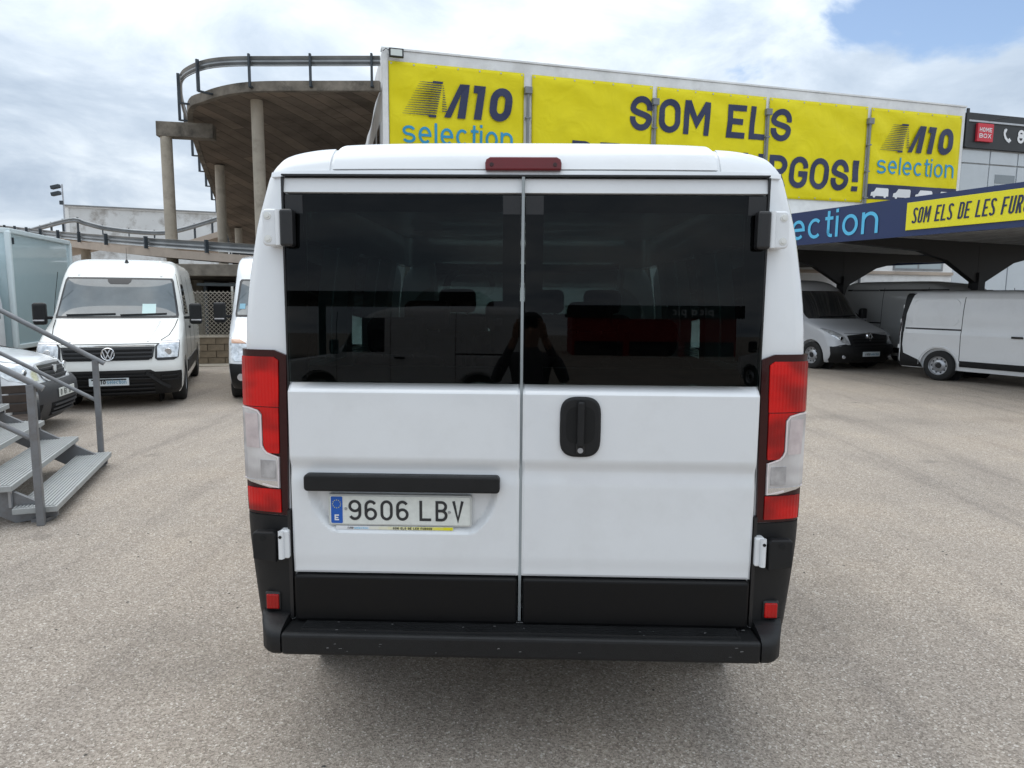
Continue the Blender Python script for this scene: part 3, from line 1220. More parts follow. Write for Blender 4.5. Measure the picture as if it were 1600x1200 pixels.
    for j in range(4):
        x0 = 18.86 + j * 1.08
        polys = [[(0, .08), (.02, .23), (.15, .27), (.20, .08)], [(.20, .08), (.15, .27), (.27, .43), (.55, .43), (.55, .08)], [(.55, .08), (.55, .43), (.91, .43), (.95, .37), (.95, .08)]]
        polys += [[(cx + .075 * math.cos(q), .08 + .075 * math.sin(q)) for q in [2 * PI * i / 10 for i in range(10)]] for cx in (.18, .75)]
        poly_mesh('van_picture', polys[:3], fr, .9, WHITEP, r, x0, 5.74, .030, dp)
        for pw in polys[3:]:
            poly_mesh('van_picture', [pw], fr, .9, WHITEP, r, x0, 5.74, .034, dp)


build_banners()


def build_floodlight():
    o = fpt(.42, 9.22, -.06)
    r = empty('floodlight', o, 0, 'small black framed LED floodlight at the white top corner of the hall', 'floodlight')
    rot = Matrix((FD, FB, UP)).transposed()
    h = MB().box(FN * .16 + UP * .13, (.46, .10, .28), rot).build('housing', BLACKS, r, bevel=.02)
    MB().box(FN * .213 + UP * .13, (.36, .008, .19), rot).build('lens', mat('led_lens', (.62, .66, .62), .2, coat=1.0), r)
    MB().beam(FN * .0 + UP * .13, FN * .115 + UP * .13, .06, .06).build('bracket', BLACKS, r)
    MB().tube([FN * .14 - FD * .22 + UP * .2, FN * .1 - FD * .32 + UP * .26, FN * .03 - FD * .40 + UP * .2], .012, 6).build('cable', BLACKS, r)


build_floodlight()


def build_homebox():
    o = fpt(23.4, 0, .06)
    r = empty('storage_building', o, 0, 'storage hall with black fascia and pale wall panels joining the banner hall', 'building')

    def B(name, m, parent, u0, u1, z0, z1, b0, b1, **kw):
        mb = fbox(MB(), u0, u1, z0, z1, b0, b1)
        mb.v = [p - o for p in mb.v]
        return mb.build(name, m, parent, **kw)
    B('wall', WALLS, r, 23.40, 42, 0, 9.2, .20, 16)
    fa = B('fascia', CLADB, r, 23.45, 42, 7.97, 9.34, .02, .19)
    B('fascia_end', CLADB, r, 23.36, 23.48, 7.99, 9.48, -.04, .015)
    B('fascia_trim', STEEL, fa, 23.50, 42, 8.98, 9.05, -.03, .017)
    us = [23.42 + 1.5 * i for i in range(10)]
    zs = [.15, 1.9, 3.7, 5.55, 7.37, 7.93]
    for i in range(9):
        for j in range(5):
            if i == 1 and j == 3 or i == 4 and j == 3:
                continue
            B('panel', CLADG, r, us[i] + .03, us[i + 1] - .03, zs[j] + .03, zs[j + 1] - .03, .12, .195, bevel=.006)
    for i in (1, 4):
        w = B('window', CLADG, r, us[i] + .03, us[i + 1] - .03, zs[3] + .03, zs[4] - .03, .13, .195)
        for k in range(3):
            B('pane', mat('grey_pane', (.15, .18, .2), .1, coat=1.0), w, us[i] + .35, us[i + 1] - .08, zs[3] + .25 + k * .42, zs[3] + .60 + k * .42, .118, .128)
    mb = MB().tube([fpt(24.55, 9.06, -.03) - o, fpt(25.0, 9.14, -.5) - o], .018, 6)
    mb.build('lamp_arm', BLACKS, r)
    # red sign box
    so = fpt(24.32, 8.22, .02)
    s = empty('red_box_sign', so, 0, 'small red square sign reading HOME BOX on black fascia', 'sign')
    mb = fbox(MB(), 23.92, 24.74, 8.22, 8.93, -.09, .018)
    mb.v = [p - so for p in mb.v]
    mb.build('sign_box', REDS, s, bevel=.01)
    fr = (fpt(24.01, 8.60, -.09) - so, FD, UP, FN)
    text('HOME', fr, .17, WHITEP, s, width=.72, stroke=.17, gap=.18, off=.006, total=.64)
    fr = (fpt(24.01, 8.36, -.09) - so, FD, UP, FN)
    text('BOX', fr, .17, WHITEP, s, width=1.0, stroke=.17, gap=.2, off=.006, total=.62)
    # telephone pictogram and number
    po = fpt(25.6, 8.27, .02)
    p = empty('phone_sign', po, 0, 'white telephone receiver and figure eight mounted on the black fascia', 'sign')
    fr = (fpt(25.36, 8.27, .016) - po, FD, UP, FN)
    letter_mesh('receiver', [[(.10, .52), (.07, .42), (.09, .30), (.16, .18), (.27, .09), (.38, .04)]], .10, fr, 1.0, WHITEP, p, off=.012)
    letter_mesh('earpiece', [[(.08, .50), (.17, .46)], [(.33, .08), (.40, .15)]], .15, fr, 1.0, WHITEP, p, off=.016)
    fr = (fpt(26.14, 8.29, .016) - po, FD, UP, FN)
    letter_mesh('figure', glyph('8', .70, .2), .2, fr, .54, WHITEP, p, off=.012)


build_homebox()

W_BEAM = [(0, .155), (.035, .15), (.08, .11), (.085, .065), (.02, .015), (.02, -.015), (.085, -.065), (.08, -.11), (.035, -.15), (0, -.155),
          (-.012, -.15), (.02, -.11), (.065, -.06), (.002, -.02), (.002, .02), (.065, .06), (.02, .11), (-.012, .15)]


def smooth_path(pts, k=5):
    P = [Vector(p) for p in pts]
    out = []
    for i in range(len(P) - 1):
        a, b, c, d = P[max(i - 1, 0)], P[i], P[i + 1], P[min(i + 2, len(P) - 1)]
        for j in range(k):
            t = j / k
            out.append(.5 * ((2 * b) + (c - a) * t + (2 * a - 5 * b + 4 * c - d) * t * t + (3 * b - a - 3 * c + d) * t**3))
    return out + [P[-1]]


def along(path, dist):
    acc = 0
    for a, b in zip(path[:-1], path[1:]):
        L = (b - a).length
        if acc + L >= dist:
            t = (dist - acc) / L
            return a.lerp(b, t), (b - a).normalized()
        acc += L
    return path[-1], (path[-1] - path[-2]).normalized()


def plen(path):
    return sum((b - a).length for a, b in zip(path[:-1], path[1:]))


def strip_slab(outer, inner, thick, cols=8):
    n = len(outer)
    v, f = [], []
    for o, i in zip(outer, inner):
        for k in range(cols + 1):
            v.append(o.lerp(i, k / cols))
    m = cols + 1
    off = len(v)
    v += [p - Vector((0, 0, thick)) for p in v]
    for a in range(n - 1):
        for k in range(cols):
            q = (a * m + k, a * m + k + 1, (a + 1) * m + k + 1, (a + 1) * m + k)
            f.append(q)
            f.append(tuple(x + off for x in reversed(q)))
    ring = [k for k in range(m)] + [a * m + cols for a in range(1, n)] + [(n - 1) * m + k for k in range(cols - 1, -1, -1)] + [a * m for a in range(n - 2, 0, -1)]
    for a, b in zip(ring, ring[1:] + ring[:1]):
        f.append((a, b, b + off, a + off))
    return v, f


def build_upper_ramp():
    root = empty('parking_ramp', (-8.85, 24.2, 0), 0, 'high curved concrete car ramp on round columns beside the banner hall', 'ramp')
    o = root.location
    outer = smooth_path([(-4.27, 22.98, 8.5), (-6.2, 23.03, 8.5), (-7.85, 23.1, 8.5), (-8.8, 23.3, 8.5), (-9.7, 23.78, 8.5), (-10.45, 24.38, 8.5),
                         (-11.25, 25.15, 8.5), (-12.1, 26.9, 8.33), (-13.5, 31, 7.68), (-14.4, 34, 7.1), (-15.6, 38, 6.25), (-17.2, 43, 5.2), (-19.2, 49, 4.1)], 4)
    inner = smooth_path([(-4.30, 23.05, 8.5), (-4.50, 23.8, 8.55), (-4.75, 24.7, 8.6), (-5.0, 25.6, 8.55), (-5.25, 26.6, 8.5), (-5.5, 27.5, 8.42),
                         (-5.8, 28.4, 8.33), (-6.1, 29.4, 8.18), (-7.0, 32.2, 7.68), (-7.9, 35, 7.1), (-9.1, 39, 6.25), (-10.6, 44, 5.2), (-12.5, 50, 4.1)], 4)
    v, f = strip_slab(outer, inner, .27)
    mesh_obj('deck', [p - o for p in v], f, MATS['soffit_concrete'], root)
    # cast edge band, stained
    eb = MB().sweep([p + Vector((0, 0, -.12)) for p in outer], [(.10, -.17), (.10, .13), (-.09, .13), (-.09, -.17)])
    eb.v = [p - o for p in eb.v]
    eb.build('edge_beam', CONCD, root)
    for x, y, zt, rr in ((-8.66, 24.25, 8.28, .205), (-12.65, 26.05, 7.42, .205), (-12.88, 31.2, 7.36, .205), (-15.6, 40.0, 5.5, .2), (-9.3, 36, 6.4, .2)):
        c = MB().cyl(Vector((x, y, 0)) - o, Vector((x, y, zt)) - o, rr, rr * .98, 20)
        c.build('column', CONC, root, smooth=40)
    cb = MB().beam(Vector((-12.93, 26.05, 7.68)) - o, Vector((-11.0, 26.35, 7.66)) - o, .5, .52)
    cb.build('cross_beam', CONCD, root, bevel=.02)
    # guard rail
    out_rp = smooth_path([(-4.24, 22.86, 9.1), (-6.2, 22.92, 9.1), (-7.6, 22.97, 9.1), (-8.65, 23.0, 9.1), (-9.4, 23.12, 9.1), (-10.05, 23.4, 9.1), (-10.75, 23.95, 9.1),
                          (-11.35, 24.65, 9.1), (-11.9, 25.7, 9.08), (-12.62, 27.4, 8.85), (-13.75, 30.9, 8.30), (-14.65, 34, 7.7), (-15.85, 38, 6.85), (-17.5, 43, 5.8), (-19.5, 49, 4.7)], 5)
    g = MB().sweep(out_rp, [(a, b) for a, b in W_BEAM])
    g.v = [p - o for p in g.v]
    rail = g.build('guard_rail', GALV, root, smooth=50)
    L = plen(out_rp)
    d0 = .25
    while d0 < L - 1:
        p, d = along(out_rp, d0)
        s = d.cross(UP).normalized()
        mb = MB().beam(p - s * .06 + UP * .2 - o, p - s * .06 - UP * .80 - o, .10, .06, up=d)
        mb.beam(p - s * .06 - UP * .78 - o, p + s * .45 - UP * .78 - o, .10, .05)
        mb.build('rail_post', DSTEEL, rail)
        d0 += 1.95


build_upper_ramp()


def ramp_with_rail(label, pts, back, drop, thick, m, post=1.9, cols=(), soffit=None, extra=None):
    path = smooth_path(pts, 5)
    o = Vector((path[0].x, path[0].y, 0))
    root = empty('ramp', o, 0, label, 'ramp')
    outer = [p - UP * drop for p in path]
    inner = [p + Vector(back) for p in outer]
    v, f = strip_slab(outer, inner, thick, 3)
    mesh_obj('deck', [p - o for p in v], f, m, root)
    g = MB().sweep([p - UP * .155 for p in path], [(a, b) for a, b in W_BEAM])
    g.v = [p - o for p in g.v]
    rail = g.build('guard_rail', GALV, root, smooth=50)
    L = plen(path)
    d0 = .6
    while d0 < L:
        p, d = along(path, d0)
        s = d.cross(UP).normalized()
        MB().beam(p + UP * .05 - s * .07 - o, p - UP * (drop + .02) - s * .07 - o, .12, .07, up=d).build('rail_post', DSTEEL, rail)
        d0 += post
    for x, y, zt, rr in cols:
        MB().cyl(Vector((x, y, 0)) - o, Vector((x, y, zt)) - o, rr, None, 16).build('column', CONC, root, smooth=40)
    return root


ramp_with_rail('low beige ramp with a straight steel guard rail above the parked delivery vans',
               [(-3.5, 20.2, 3.0), (-8.43, 22.5, 3.37), (-14.23, 26, 3.86), (-21.64, 33, 4.67), (-28.4, 40, 5.5), (-36, 48, 6.4)],
               (-.5, 3.2, .05), .36, .27, CONCB, 3.4, ((-21, 34.5, 3.9, .22), (-12, 26.6, 2.9, .22)))
ramp_with_rail('distant ramp whose guard rail rises to a crest and dips below the peeling wall',
               [(-36, 50, 5.9), (-33, 48, 6.12), (-28.4, 45.2, 6.56), (-27.6, 45.4, 6.42), (-26.4, 46, 6.12), (-24.2, 47, 5.97), (-22.5, 47, 6.1), (-19.5, 46, 6.73), (-17, 45, 7.3)],
               (1.0, 5.0, 0), .95, .35, CONCB, 1.5)


SHADECONC = mat('shade_dark_concrete', (.022, .02, .018), .95, var=.4, vscale=1.5)  # near-black colour paints the underpass shade onto its concrete walls


def build_lower_deck():
    o = Vector((-9, 21, 0))
    r = empty('underpass', o, 0, 'shade-darkened concrete underpass behind the wire fence with a stained front beam', 'underpass')

    def B(name, m, x0, x1, y0, y1, z0, z1, **kw):
        mb = MB().box(Vector(((x0 + x1) / 2, (y0 + y1) / 2, (z0 + z1) / 2)) - o, (x1 - x0, y1 - y0, z1 - z0))
        return mb.build(name, m, r, **kw)
    B('front_beam', CONCD, -15, -3, 20.0, 20.4, 2.28, 2.62, bevel=.02)
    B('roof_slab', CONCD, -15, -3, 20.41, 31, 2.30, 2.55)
    B('back_wall', SHADECONC, -15, -3, 30.8, 31, 0, 2.295)
    B('added_side_wall', SHADECONC, -3.2, -3, 20.41, 30.79, 0, 2.295)  # unseen side walls added to shut light out of the underpass
    B('added_side_wall', SHADECONC, -15, -14.8, 20.41, 30.79, 0, 2.295)
    B('shelf', mat('dull_blue_sheet', (.16, .2, .23), .6), -9.6, -7.0, 21.2, 22.6, 2.02, 2.10)
    for x in (-9.4, -7.2):
        B('shelf_leg', DSTEEL, x - .04, x + .04, 21.3, 21.4, 0, 2.018)


build_lower_deck()


def build_far_building():
    o = Vector((-38, 72, 0))
    r = empty('far_hall', o, 0, 'long white hall with peeling paint standing behind the ramps', 'building')
    a, b = Vector((-44.3, 70, 0)), Vector((-27, 77, 0))
    d = (b - a).normalized()
    n = Vector((-d.y, d.x, 0))
    L = (b - a).length

    def B(name, m, u0, u1, t0, t1, z0, z1):
        v = [a + d * u + n * t + UP * z - o for u in (u0, u1) for t in (t0, t1) for z in (z0, z1)]
        return mesh_obj(name, v, [(0, 1, 3, 2), (4, 6, 7, 5), (0, 4, 5, 1), (2, 3, 7, 6), (0, 2, 6, 4), (1, 5, 7, 3)], m, r)
    B('wall', PEEL, 0, L, 0, 14, 0, 10.2)
    B('parapet', WALLW, -.1, L + .1, -.12, 14.1, 10.21, 10.5)
    B('gutter', PIPEG, -.15, L + .15, -.3, -.13, 10.36, 10.46)
    B('corner_strip', WALLW, -.15, .25, -.1, -.005, 0, 10.2)
    p = Vector((-41.0, 64.5, 0))
    m = empty('floodlight_mast', p, 0, 'thin mast with two grey floodlights standing before the peeling hall', 'mast')
    MB().cyl((0, 0, 0), (0, 0, 11.6), .09, .06, 10).build('pole', STEEL, m, smooth=40)
    for z in (11.35, 10.75):
        h = MB().box((-.55, -.1, z), (.8, .4, .34), Matrix.Rotation(R_(-12), 3, 'Y')).build('lamp_head', DSTEEL, m, bevel=.06)
        MB().beam((0, 0, z + .1), (-.3, -.05, z + .06), .06, .06).build('lamp_arm', STEEL, m)
    MB().box((-.1, -.12, 9.95), (.28, .2, .35)).build('junction_box', DSTEEL, m, bevel=.02)


build_far_building()


def build_fence():
    a = Vector((-9.6, 16.85, 0))
    d = FD
    n = FB
    r = empty('block_wall', a, math.atan2(d.y, d.x), 'low brown concrete block wall under the wire fence between parked vans', 'wall')
    me = None
    bw, bh = .40, .17
    core = MB().box((3.2, .10, .34), (6.4, .13, .68)).build('wall_core', BLOCK, r)
    for row in range(4):
        for k in range(-1, 16):
            x0 = k * bw + (bw / 2 if row % 2 else 0)
            if x0 < -.01 or x0 + bw > 6.41:
                continue
            if me is None:
                ob = MB().box((0, 0, 0), (bw - .012, .06, bh - .012)).build('block', BLOCK, r, bevel=.006)
                me = ob.data
                first = ob
                o2 = ob
            else:
                o2 = first.copy()
                COL.objects.link(o2)
                o2.parent = r
            o2.location = (x0 + bw / 2, .012 + random.uniform(-.004, .004), row * bh + bh / 2)
    MB().box((3.2, .09, .70), (6.46, .26, .045)).build('coping', CONC, r, bevel=.008)
    MB().box((3.2, -.30, .012), (6.4, .55, .02)).build('footing_strip', CONC, r)
    fo = a + n * .09 + UP * .725
    fr = empty('wire_fence', fo, math.atan2(d.y, d.x), 'chain link fence with slim white post on the block wall', 'fence')
    H = 1.12
    mb = MB()
    w = .10
    k = -12
    t = .013
    while k * w < 6.4:
        for sg in (1, -1):
            pts = []
            x0 = k * w if sg > 0 else k * w + H
            x1 = x0 + sg * H
            z0, z1 = 0.0, H
            if sg > 0:
                if x0 < 0:
                    z0 = -x0
                    x0 = 0
                if x1 > 6.4:
                    z1 = H - (x1 - 6.4)
                    x1 = 6.4
            else:
                if x0 > 6.4:
                    z0 = x0 - 6.4
                    x0 = 6.4
                if x1 < 0:
                    z1 = H + x1
                    x1 = 0
            if z1 > z0 + .02:
                mb.beam((x0, 0.006 * sg, z0), (x1, 0.006 * sg, z1), t, t, up=(0, 1, 0))
        k += 1
    tag(mb.build('wire_mesh', WIRE, fr), None, kind='stuff')
    for x in (.05, 2.62, 4.6, 6.35):
        MB().cyl((x, .03, 0), (x + .0, .03, 1.24), .028, None, 10).build('fence_post', FENCEP, fr, smooth=40)
    for z in (.03, 1.08):
        MB().beam((0, .02, z), (6.4, .02, z), .014, .014).build('tension_wire', WIRE, fr)


build_fence()


def build_three_sign():
    p = Vector((-9.55, 24.2, 0))
    o = Vector((-9.35, 24.0, 2.2))
    r = empty('number_sign', o, 0, 'dark panel with a white figure three under the high ramp', 'sign')
    MB().box((.5, 0, .62), (1.5, .05, .95)).build('panel', CLADB, r, bevel=.01)
    letter_mesh('figure', glyph('3', .5, .10), .10, (Vector((-.1, -.03, .50)), (1, 0, 0), (0, 0, 1), (0, -1, 0)), .42, WHITEP, r, off=.006)
    for x in (-.1, 1.1):
        MB().beam((x, .055, -2.2), (x, .055, 1.0), .06, .05).build('post', DSTEEL, r)


build_three_sign()

# ------------------------------------------------------------------ canopy on the right
CO = Vector((6.70, 16.4, 0))
CT = Vector((0.407, -0.9134, 0))      # along the fascia towards the camera side
CW = Vector((0.9134, 0.407, 0))       # across the canopy, away from the fascia face


def cpt(t, w, z):
    return CO + CT * t + CW * w + UP * z


def build_canopy():
    o = cpt(-2, 5.2, 0)
    r = empty('canopy', o, 0, 'black steel carport canopy with navy fascia over the parked vans', 'canopy')
    T0, T1, WD = -13.0, 9.0, 10.4

    def B(name, m, t0, t1, w0, w1, z0, z1, parent=None, **kw):
        v = [cpt(t, w, z) - o for t in (t0, t1) for w in (w0, w1) for z in (z0, z1)]
        return mesh_obj(name, v, [(0, 1, 3, 2), (4, 6, 7, 5), (0, 4, 5, 1), (2, 3, 7, 6), (0, 2, 6, 4), (1, 5, 7, 3)], m, parent or r, **kw)
    B('fascia', NAVYS, T0, T1, -.03, .05, 3.0, 3.75)
    B('fascia', NAVYS, T0, T1, WD - .05, WD + .03, 3.0, 3.75)
    B('fascia', NAVYS, T1 + .001, T1 + .08, -.03, WD + .03, 3.0, 3.75)
    # corrugated roof sheet
    v, f = [], []
    n = 180
    for i in range(n + 1):
        w = .06 + (WD - .12) * i / n
        z = 3.45 + (.03 if (i // 2) % 2 else 0)
        v += [cpt(T0, w, z) - o, cpt(T1, w, z) - o]
    for i in range(n):
        f.append((2 * i, 2 * i + 1, 2 * i + 3, 2 * i + 2))
    sh = mesh_obj('roof_sheet', v, f, CANS, r, recalc=False)
    k = 0
    w = .45
    while w < WD - .3:
        B('purlin', PURL, T0 + .05, T1 - .05, w - .04, w + .04, 3.31, 3.43)
        w += .86
        k += 1
    for t in (-11.3, -7.25, -3.21, .83, 4.87):
        c = B('column', CANB, t - .13, t + .13, 5.07, 5.33, 0, 2.45)
        # tapered twin arms
        for sg in (-1, 1):
            a, b = 5.2, (.12 if sg < 0 else WD - .12)
            poly = [(5.2 - .13 * sg * 1, 2.2), (5.2 + sg * .16, 2.2), (5.2 + sg * 1.3, 2.72), (5.2 + sg * 2.3, 2.92), (b, 3.03), (b, 3.195), (5.2 - .13 * sg, 3.195)]
            mb = MB().prism(poly, (cpt(t, 0, 0) - o, CW, UP, CT), -.08 + .001 * sg, .08 + .001 * sg)
            mb.build('bracket_arm', CANB, c)


PURL = mat('purlin_grey', (0.46, 0.46, 0.46), .5, var=.1)
NAVYS = mat('navy_fascia', (0.014, 0.030, 0.105), 0.38, var=0.05, vscale=0.8)
build_canopy()


def build_canopy_sign():
    n = -CW
    # selection lettering of the fascia
    o = cpt(-1.0, -.03, 3.0)
    r = empty('fascia_lettering', o, 0, 'light blue selection lettering with M10 mark on the navy canopy fascia', 'sign')
    fr = (Vector((0, 0, .12)) - CT * 0.0, CT, UP, n)
    text('selection', fr, .56, SKYB, r, width=.60, stroke=.125, gap=.14, x0=-.42, off=.012, total=3.47, lower_x=.8)
    m10_logo((Vector((0, 0, .17)), CT, UP, n), .46, r, WHITEP, -2.4, 0, .012)
    o = cpt(3.9, -.03, 3.12)
    s = empty('slogan_board', o, 0, 'long yellow board reading SOM ELS DE LES FURGOS on navy fascia', 'sign')
    v = [cpt(t, w, z) - o for t in (2.68, 6.2) for w in (-.055, -.034) for z in (3.115, 3.645)]
    mesh_obj('board', v, [(0, 1, 3, 2), (4, 6, 7, 5), (0, 4, 5, 1), (2, 3, 7, 6), (0, 2, 6, 4), (1, 5, 7, 3)], YELS, s, bevel=.004)
    fr = (cpt(2.80, -.055, 3.235) - o, CT, UP, n)
    text('SOM ELS DE LES FURGOS', fr, .30, NAVY, s, width=.35, stroke=.115, gap=.085, x0=0, off=.006, total=2.36, shear=.12, space=.30)


build_canopy_sign()


def build_stairs():
    S = Vector((-3.49, 5.15, 0))
    w = Vector((-.33, .944, 0)).normalized()
    a = Vector((-.944, -.33, 0)).normalized()
    r = empty('metal_stairs', S, 0, 'grey metal site stairs with ribbed treads and tube handrails beside the white van', 'stairs')
    WD = 1.96
    run, rise = .285, .18

    def pt(u, k, z):
        return w * u + a * k + UP * z
    for i in range(6):
        z = .13 + rise * i
        k0 = run * i
        mb = MB()
        v = [pt(u, k, zz) for u in (0, WD) for k in (k0, k0 + .295) for zz in (z - .045, z)]
        tr = mb.add(v, [(0, 1, 3, 2), (4, 6, 7, 5), (0, 4, 5, 1), (2, 3, 7, 6), (0, 2, 6, 4), (1, 5, 7, 3)]).build('tread', TREADG, r, bevel=.004)
        rb = MB()
        for q in range(11):
            kk = k0 + .02 + q * .0255
            v = [pt(u, k, zz) for u in (.015, WD - .015) for k in (kk, kk + .014) for zz in (z + .0005, z + .007)]
            rb.add(v, [(0, 1, 3, 2), (4, 6, 7, 5), (0, 4, 5, 1), (2, 3, 7, 6), (0, 2, 6, 4), (1, 5, 7, 3)])
        tag(rb.build('tread_ribs', TREADG, tr), None, kind='stuff')
        if i > 0:
            for u in (.06, WD - .06):
                MB().beam(pt(u, k0 + .03, z - .047), pt(u, k0 + .03, z - rise + .0), .02, .02).build('riser_rod', STEEL, r)
    for u in (.10, WD - .10):
        poly = [(.02, 0.03), (.30, 0.0), (1.8, .92), (1.8, 1.02), (1.55, 1.0), (.02, .075)]
        MB().prism([(x, y) for x, y in poly], (pt(u, 0, 0), a, UP, w), -.02, .02).build('stringer', STAIRG, r)
        MB().beam(pt(u, 1.66, 0), pt(u, 1.66, .93), .06, .06).build('leg', STAIRG, r)
        MB().box(pt(u, .12, .015), (.12, .12, .03)).build('foot_plate', STAIRG, r)
    for u, zb in ((-.035, 0.0), (WD + .035, 0.0)):
        ps = []
        for k, zt in ((.10, 1.08), (.10 + run * 3, 1.08 + rise * 3), (.10 + run * 6, 1.08 + rise * 6)):
            base = 0.0 if k < .2 and u < 0 else max(0.0, (k - .1) / run * rise - .02)
            MB().beam(pt(u, k, base), pt(u, k, zt), .052, .052, up=w).build('rail_post', STAIRG, r, bevel=.004)
            ps.append(zt)
        sl = rise / run
        MB().tube([pt(u, .02, 1.08 - .08 * sl + .015), pt(u, .10 + run * 6.4, 1.095 + rise * 6.4)], .024, 12).build('handrail', STAIRG, r, smooth=50)
        MB().tube([pt(u, .10, .66), pt(u, .10 + run * 6.0, .66 + rise * 6.0)], .019, 10).build('mid_rail', STAIRG, r, smooth=50)
    # landing
    k0 = run * 6
    v = [pt(u, k, zz) for u in (0, WD) for k in (k0, k0 + 1.2) for zz in (1.16, 1.21)]
    MB().add(v, [(0, 1, 3, 2), (4, 6, 7, 5), (0, 4, 5, 1), (2, 3, 7, 6), (0, 2, 6, 4), (1, 5, 7, 3)]).build('landing', TREADG, r)
    for u in (.1, WD - .1):
        MB().beam(pt(u, k0 + 1.1, 0), pt(u, k0 + 1.1, 1.158), .07, .07).build('leg', STAIRG, r)


build_stairs()


def build_bench():
    r = empty('park_bench', (0, 0, 0), 0, 'dark wooden slat bench with curved iron arms behind the metal stairs', 'bench')
    L = 1.2
    place_by(r, R_(36.9), .57, -.26, -4.95, 7.12)
    for k in range(4):
        MB().box((0, -.20 + k * .115, .43), (L, .09, .032)).build('seat_slat', WOOD, r, bevel=.005)
    for k in range(3):
        MB().box((0, .235 + k * .022, .51 + k * .10), (L, .028, .085), Matrix.Rotation(R_(-12), 3, 'X')).build('back_slat', WOOD, r, bevel=.005)
    for s in (-1, 1):
        x = s * (L / 2 - .03)
        arm = [(x, -.26, 0), (x, -.25, .25), (x, -.25, .44), (x, -.23, .58), (x, -.15, .655), (x, 0, .67), (x, .2, .66)]
        MB().sweep(smooth_path(arm, 4), [(-.022, -.022), (.022, -.022), (.022, .022), (-.022, .022)], up=(1, 0, 0)).build('iron_arm', BLACKS, r)
        MB().beam((x, .22, 0), (x, .20, .42), .045, .045).build('leg', BLACKS, r)
        MB().beam((x, .255, .40), (x, .33, .77), .04, .035).build('back_support', BLACKS, r)
        MB().beam((x, -.25, .395), (x, .24, .395), .04, .04).build('seat_bearer', BLACKS, r)


build_bench()


# ================================================================== VEHICLES
def surface_strip(body, name, m, root, face, pts, w, off=.01, h=.012):
    """thin bar following the bodywork through (a, z) points"""
    P = [body.point(face, a, z, off)[0] for a, z in pts]
    return MB().sweep(P, [(-w / 2, -h / 2), (w / 2, -h / 2), (w / 2, h / 2), (-w / 2, h / 2)]).build(name, m, root)


